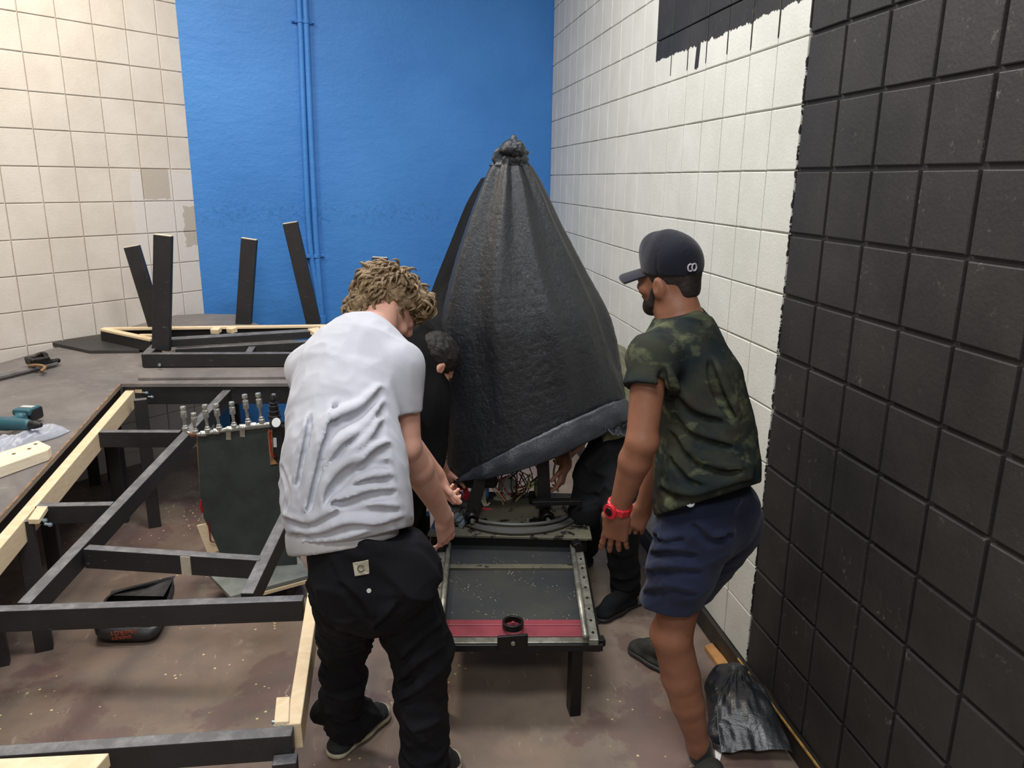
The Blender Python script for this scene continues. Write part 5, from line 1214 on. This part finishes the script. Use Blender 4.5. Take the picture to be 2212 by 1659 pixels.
    v.wrinkle(lambda x, y, z: .006 * (ridge(x, y, z, a1) - .35) * np.clip((z - .85) / .2, 0, 1) * (1 - .6 * np.clip((z - 1.2) / .2, 0, 1)) + .006 * (ridge(x, y, z, a2) - .35) * (1 - np.clip((z - .85) / .25, 0, 1)) + .008 * (ridge(x, y, z, a3) - .3), .03)
    folds(v, [[1.1, (1448, 830), (1500, 880), (1560, 905)], [(1450, 880), (1500, 930), (1580, 960)], [1.2, (1452, 930), (1500, 985), (1570, 1010), (1625, 1005)], [(1450, 985), (1490, 1030), (1560, 1045), (1622, 1020)], [1.1, (1430, 1050), (1490, 1068), (1560, 1050), (1620, 1035)], [.9, (1440, 800), (1452, 850), (1448, 900)], [.9, (1540, 780), (1570, 850), (1590, 900)]], .013)
    n1 = unit(s1 - s0 + V(0, 0, -.01)); hc2 = s1 + n1 * .004
    sl, X, Y, Z = v._sub(hc2 - .13, hc2 + .13); dcut = -((X - hc2[0]) * n1[0] + (Y - hc2[1]) * n1[1] + (Z - hc2[2]) * n1[2]); dr = np.sqrt((X - hc2[0]) ** 2 + (Y - hc2[1]) ** 2 + (Z - hc2[2]) ** 2) - .105; side = .085 - (X - hc2[0])
    v.F[sl] = np.maximum(v.F[sl], -np.maximum(np.maximum(dcut, dr), -side)).astype(np.float32)
    v.cone(hc2 + n1 * .02, hc2 - n1 * .02, .053, .048, .002, cut=True)
    q_ = np.cross(PY(1640, 1030, 1.88) - PY(1418, 1100, 1.88), CAM - PY(1530, 1080, 1.88)); v.halfspace(PY(1480, 1094, 1.88), unit(q_ * (-1 if q_[2] > 0 else 1)), .004); v.halfspace(PY(1466, 672, 2.15), unit(V(-.28, .1, 1)), .006)
    mcam, t = base('camouflage_cotton', .85); c = t.coords((1, 1, 1.5)); t.b.inputs['Specular IOR Level'].default_value = .2
    k1 = t.noise(c, 8, 4, .6, .3); k2 = t.noise(t.coords((.8, 1, 1.7)), 11, 4, .6, .3); k3 = t.noise(c, 6.5, 3, .6, .3)
    a = t.mix(t.step(k1, .42, .58), lin(30, 38, 39), lin(46, 48, 39)); a = t.mix(t.step(k2, .53, .66), a, lin(84, 88, 64)); a = t.mix(t.math('MULTIPLY', t.step(k3, .54, .66), .8), a, lin(44, 38, 32))
    t.L.new(a, t.b.inputs['Base Color']); shirt = np_obj('camouflage_t_shirt', v.mesh(), mcam, root)
    c = PY(1491, 1086, 1.90); tv = v
    dd = ray(1491, 1086); t_ = 1.2
    while t_ < 2.4:
        p = CAM + dd * t_; i = ((p - tv.lo) / tv.h).astype(int)
        if (i > 0).all() and (i < tv.n - 1).all() and tv.F[tuple(i)] < 0: break
        t_ += .003
    disc_dir(p, unit(CAM - p), .013, .004, 'hem_emblem', mat('silver_print', lin(170, 172, 172), .5), shirt)
    # shorts
    v = Vol(V(.45, 1.5, .4), V(1.3, 2.7, 1.05), .006)
    v.chain([PY(1520, 1070, 2.04), PY(1516, 1130, 2.04)], [.122, .130], .05, flat=Bf, fk=1.05)
    v.chain([PY(1494, 1140, 2.02), PY(1472, 1230, 2.02), PY(1450, 1300, 2.04)], [.108, .094, .082], .04); v.chain([PY(1565, 1130, 2.18), PY(1490, 1265, 2.38)], [.12, .085], .05)
    v.ell(PY(1572, 1105, 2.08), (.09, .11, .11), None, .06)
    v.cone(PY(1440, 1300, 2.04), PY(1456, 1300, 2.04), .080, .080, .03)
    v.halfspace(PY(1500, 1070, 2.0), V(0, .0, 1), .004)
    b1 = dirA(V(.8, .1, .3), 4, 20); b2 = dirA(V(.2, 0, 1), 3, 14)
    v.wrinkle(lambda x, y, z: .007 * (ridge(x, y, z, b1) - .35) + .005 * (ridge(x, y, z, b2) - .35), .03)
    folds(v, [[(1415, 1150), (1440, 1165), (1475, 1160)], [(1410, 1190), (1450, 1185), (1500, 1195)], [1.1, (1400, 1230), (1450, 1222), (1510, 1230)], [(1395, 1275), (1440, 1265), (1500, 1280)], [.9, (1500, 1130), (1540, 1160), (1580, 1150)]], .012)
    hcn = PY(1448, 1322, 1.98); sl, X, Y, Z = v._sub(hcn - .16, hcn + .16); n1 = unit(V(.06, .05, -1)); dcut = -((X - hcn[0]) * n1[0] + (Y - hcn[1]) * n1[1] + (Z - hcn[2]) * n1[2]); v.F[sl] = np.maximum(v.F[sl], -dcut).astype(np.float32)
    np_obj('shorts', v.mesh(), cloth('navy_cotton', lin(30, 36, 58), .12, .15, .1), root)
    # watch
    w0 = wr + unit(el - wr) * .012; ax = unit(el - wr); mw = mat('red_rubber', lin(196, 36, 48), .4, var=.1, scale=30); vs = []; e1 = unit(np.cross(ax, V(0, 1, .2))); e2 = np.cross(ax, e1); n = 28; mb = MB()
    for k in range(n):
        a = 2 * math.pi * k / n
        for r_, z_ in ((.030, -.013), (.037, -.011), (.037, .011), (.030, .013)): vs.append(w0 + ax * z_ + (e1 * math.cos(a) + e2 * math.sin(a)) * (r_ + .0015 * (k % 2)))
    mb.add(vs, [(4 * k + j, 4 * ((k + 1) % n) + j, 4 * ((k + 1) % n) + (j + 1) % 4, 4 * k + (j + 1) % 4) for k in range(n) for j in range(4)])
    wt = mb.build('watch', mw, root, bevel=.001); cd = unit(V(-.8, -.6, .1) - ax * (V(-.8, -.6, .1) @ ax)); p = w0 + cd * .036
    disc_dir(p, cd, .023, .011, 'watch_case', mw, wt); disc_dir(p + cd * .011, cd, .013, .002, 'watch_face', mat('watch_dark', lin(40, 18, 22), .25), wt)
    # shoes
    ms = mat('dark_olive_shoe', lin(40, 40, 34), .8, var=.3, scale=30); mso = mat('dark_sole', lin(52, 54, 50), .6)
    for H, T, a_ in ((PZ(1560, 1700), PZ(1462, 1745), an + V(.012, 0, -.03)), (PZ(1470, 1468), PZ(1364, 1400), an2)):
        lo = np.minimum(H, T) - V(.12, .12, .02); hi = np.maximum(H, T) + V(.12, .12, .26); vu, vs_ = Vol(lo, hi, .005), Vol(lo, hi, .004)
        shoe(vu, vs_, H, T, .046, .085, None); so = np_obj('shoe', vu.mesh(), ms, root); np_obj('sole', vs_.mesh(), mso, so)
        d_ = unit(T - H); s_ = unit(np.cross(d_, U))
        for k in range(4):
            q = V(H[0], H[1], 0) + d_ * (.115 + .026 * k) + U * (.108 - .012 * k); mb = MB(); mb.tube([q - s_ * .024 - U * .006, q + U * .001, q + s_ * .024 - U * .006], .003, 6); mb.build('lace', mat('grey_lace', lin(84, 88, 84), .7), so, smooth=True)
    v = Vol(an - .12, an + .14, .004); v.cone(an + V(.004, 0, .0), an + V(.02, 0, -.07), .040, .042, .02); np_obj('sock', v.mesh(), cloth('dark_sock', lin(36, 36, 40), .2), root)
man_camo()

# ================= person in the black hoodie, behind on the left
def man_hoodie():
    root = thing('person', 'person in black hoodie with short dark hair, stooping behind the man in white', 'person', (-.12, 3.2, 0))
    sk = skin('light_skin', lin(190, 134, 114), lin(204, 150, 130)); f = V(.62, .35, -.70); u = V(.62, .25, .74); hc = PY(938, 782, 3.2)
    v = Vol(V(-.45, 2.85, .7), V(.30, 3.6, 1.6), .006); r, f_, u_, R = head(v, hc, f, u)
    v.chain([PY(895, 760, 3.22), PY(915, 775, 3.21)], [.06, .058], .03); v.chain([PY(873, 820, 3.2), PY(880, 960, 3.15)], [.08, .08], .03)
    core = v.mesh(); hdp = PY(978, 1058, 3.4); w_ = PY(958, 1020, 3.36); v = Vol(w_ - .2, w_ + .25, .0045); v.cone(PY(930, 960, 3.3), w_, .04, .028, .03); hand(v, w_, hdp - w_, V(.2, -.1, -1), V(.2, -.6, .4), curl=(.5, .6, .5), L=.95)
    armR = v.mesh(); w2 = w_ + V(-.05, .30, .04); v = Vol(w2 - .22, w2 + .25, .0045); v.cone(w2 + V(-.12, -.03, .12), w2, .042, .028, .02); hand(v, w2, V(.8, .1, -.5), V(.2, -.1, -1), V(0, -.8, .2), curl=(.5, .6, .5), L=.95)
    np_obj('body', [core, armR, v.mesh()], sk, root); eyes(root, hc, f, u, m=m_eye)
    mh = mat('dark_brown_hair', lin(16, 13, 12), .65, c2=lin(26, 20, 17), scale=40, bump=.5, bscale=200)
    v = Vol(hc - .17, hc + .17, .005); v.ell(hc - f_ * .014 + u_ * .03, (.083, .103, .093), R, 0); v.ell(hc + f_ * .095 - u_ * .045, (.09, .082, .09), R, .01, cut=True); v.halfspace(hc - u_ * .07, -u_)
    for s in (-1, 1): v.ell(hc + r * s * .085 - u_ * .03, (.03, .026, .045), R, .01, cut=True)
    v.wrinkle(lambda x, y, z: .008 * ridge(x, y, z, dirA(V(.3, .2, -1), 20, 80))); np_obj('hair', v.mesh(), mh, root)
    mk = cloth('black_fleece', lin(15, 15, 16), .2, .3, .0, 10, .95)
    v = Vol(V(-.75, 2.75, .35), V(.30, 3.75, 1.55), .007)
    v.chain([PY(872, 790, 3.22), PY(878, 880, 3.16), PY(885, 990, 3.12)], [.16, .165, .15], .05, flat=V(.3, 1, 0), fk=1.2)
    v.cone(PY(905, 735, 3.26), PY(890, 790, 3.22), .085, .12, .05); v.cone(PY(925, 830, 3.2), PY(915, 960, 3.14), .075, .070, .05)
    v.ell(hc + f_ * .01 + u_ * .0, (.088, .125, .10), R, .005, cut=True)
    v.cone(PY(912, 955, 3.15), PY(938, 980, 3.3), .055, .046, .02); v.cone(PY(885, 800, 3.34), w2 + V(-.20, -.04, .20), .075, .06, .03); v.cone(w2 + V(-.20, -.04, .20), w2 + V(-.08, -.02, .08), .058, .048, .02)
    v.wrinkle(lambda x, y, z: .016 * (ridge(x, y, z, dirA(V(.3, 0, -1), 4, 18)) - .35), .03); hd = np_obj('hoodie', v.mesh(), mk, root)
    mb = MB(); p = PY(950, 868, 3.05); mb.tube(smooth_curve([PY(948, 835, 3.1), PY(949, 850, 3.09), PY(948, 872, 3.1)], 4), .004, 6); mb.build('drawstring', m_blackp, hd)
    v = Vol(V(-.7, 2.75, .02), V(.15, 3.6, .95), .008)
    v.chain([PY(880, 985, 3.12), PY(868, 1100, 3.15), PY(862, 1160, 3.3)], [.13, .08, .06], .04); v.chain([PY(900, 985, 3.2), PY(905, 1080, 3.3)], [.12, .09], .04)
    qa, qb = PY(862, 1160, 3.3), PY(905, 1080, 3.3); v.cone(qa, V(qa[0], qa[1] + .05, .08), .062, .055, .03); v.cone(qb, V(qb[0] - .06, qb[1] + .12, .08), .08, .055, .03); v.halfspace(V(0, 0, .06), V(0, 0, -1)); np_obj('trousers', v.mesh(), mk, root)
    for q in (V(qa[0], qa[1] + .0, 0), V(qb[0] - .06, qb[1] + .07, 0)):
        H, T = q, q + V(.10, .24, 0); lo = np.minimum(H, T) - V(.12, .12, .02); hi = np.maximum(H, T) + V(.12, .12, .2); vu, vs_ = Vol(lo, hi, .006), Vol(lo, hi, .006); shoe(vu, vs_, H, T, .044, .09, None); so = np_obj('shoe', vu.mesh(), mk, root); np_obj('sole', vs_.mesh(), m_rubber, so)
man_hoodie()

# ================= person in the olive shirt, behind on the right
def man_olive():
    root = thing('person', 'person in olive green shirt and black trousers, bending behind the plastic-covered rig', 'person', (1.0, 3.2, 0))
    sk = skin('light_skin', lin(176, 124, 100), lin(192, 140, 116)); Bf = unit(V(-.9, .2, 0)); hc = PY(1215, 790, 3.98); f = V(-.6, .1, -.75); u = V(-.75, 0, .6)
    X0 = 1.22
    v = Vol(V(.3, 2.9, .5), V(1.28, 4.3, 1.6), .007); r, f_, u_, R = head(v, hc, f, u)
    a, b = PY(1335, 960, 3.35), PY(1302, 800, 3.72); v.chain([a, PY(1322, 880, 3.50), b, PY(1250, 775, 3.90), hc], [.08, .08, .08, .06, .055], .03); core = v.mesh()
    wr = PY(1222, 1005, 3.46); e1 = PY(1214, 945, 3.62); v = Vol(np.minimum(np.minimum(wr, b), e1) - .18, np.maximum(np.maximum(wr, b), e1) + .12, .005); v.cone(e1, wr, .045, .030, .02); v.cone(b, e1, .055, .045, .02); hand(v, wr, PY(1206, 1062, 3.42) - wr, V(-.7, .3, -.2), V(-.3, -.8, 0), curl=(.4, .5, .5), L=1.0)
    
    armR = v.mesh(); w2 = wr + V(.12, .22, .02); e2 = w2 + V(.16, .12, .32); v = Vol(np.minimum(w2, b) - .18, np.maximum(e2, b) + .12, .005); v.cone(e2, w2, .044, .029, .02); v.cone(b, e2, .05, .044, .02); hand(v, w2, V(-.6, -.1, -.7), V(-.4, .2, .4), V(-.3, -.8, 0), curl=(.4, .5, .5), L=1.0)
    np_obj('body', [core, armR, v.mesh()], sk, root); eyes(root, hc, f, u, m=m_eye)
    mh = mat('brown_hair', lin(60, 44, 34), .6, var=.2, scale=30); v = Vol(hc - .17, hc + .17, .006); v.ell(hc - f_ * .014 + u_ * .03, (.083, .103, .093), R, 0); v.ell(hc + f_ * .095 - u_ * .045, (.09, .082, .09), R, .01, cut=True); np_obj('hair', v.mesh(), mh, root)
    v = Vol(V(.35, 2.75, .55), V(1.30, 4.3, 1.6), .007)
    v.chain([PY(1330, 945, 3.36), PY(1320, 860, 3.52), PY(1298, 795, 3.72), PY(1262, 775, 3.88)], [.13, .135, .14, .10], .05, flat=V(.2, 1, 0), fk=1.05)
    v.cone(PY(1275, 790, 3.80), PY(1236, 870, 3.84), .075, .062, .03)
    v.ell(hc, (.10, .12, .12), R, .01, cut=True); v.halfspace(PY(1325, 968, 3.25), V(0, 0, -1), .004); v.halfspace(V(1.285, 0, 0), V(1, 0, 0))
    v.wrinkle(lambda x, y, z: .016 * (ridge(x, y, z, dirA(V(.3, .1, -1), 4, 17)) - .35), .03); np_obj('shirt', v.mesh(), cloth('olive_cotton', lin(112, 112, 88), .06), root)
    mk = cloth('black_denim', lin(20, 21, 23), .2, .3, .0, 8, .95)
    v = Vol(V(.5, 2.6, .02), V(1.30, 3.8, 1.05), .007)
    kL, kR = PY(1340, 1120, 3.02), PY(1268, 1110, 3.2); fL, fR = PZ(1352, 1312), PZ(1268, 1225)
    v.chain([PY(1332, 960, 3.34), PY(1322, 1010, 3.28)], [.125, .13], .05, flat=V(.2, 1, 0), fk=1.1)
    v.chain([PY(1342, 1020, 3.24), kL, fL + V(0, .02, .09)], [.105, .078, .062], .04); v.chain([PY(1290, 1020, 3.32), kR, fR + V(0, .04, .09)], [.11, .080, .06], .04)
    v.halfspace(V(1.29, 0, 0), V(1, 0, 0)); v.wrinkle(lambda x, y, z: .014 * (ridge(x, y, z, dirA(V(1, 0, .3), 4, 18)) - .35), .03); np_obj('trousers', v.mesh(), mk, root)
    for q in (fL, fR):
        H = q + V(.05, .03, 0) if q is fL else q + V(.03, .04, 0); T = H + V(-.22, -.13, 0); lo = np.minimum(H, T) - V(.12, .12, .02); hi = np.maximum(H, T) + V(.12, .12, .2); vu, vs_ = Vol(lo, hi, .006), Vol(lo, hi, .006); shoe(vu, vs_, H, T, .044, .09, None); so = np_obj('shoe', vu.mesh(), mk, root); np_obj('sole', vs_.mesh(), m_rubber, so)
man_olive()
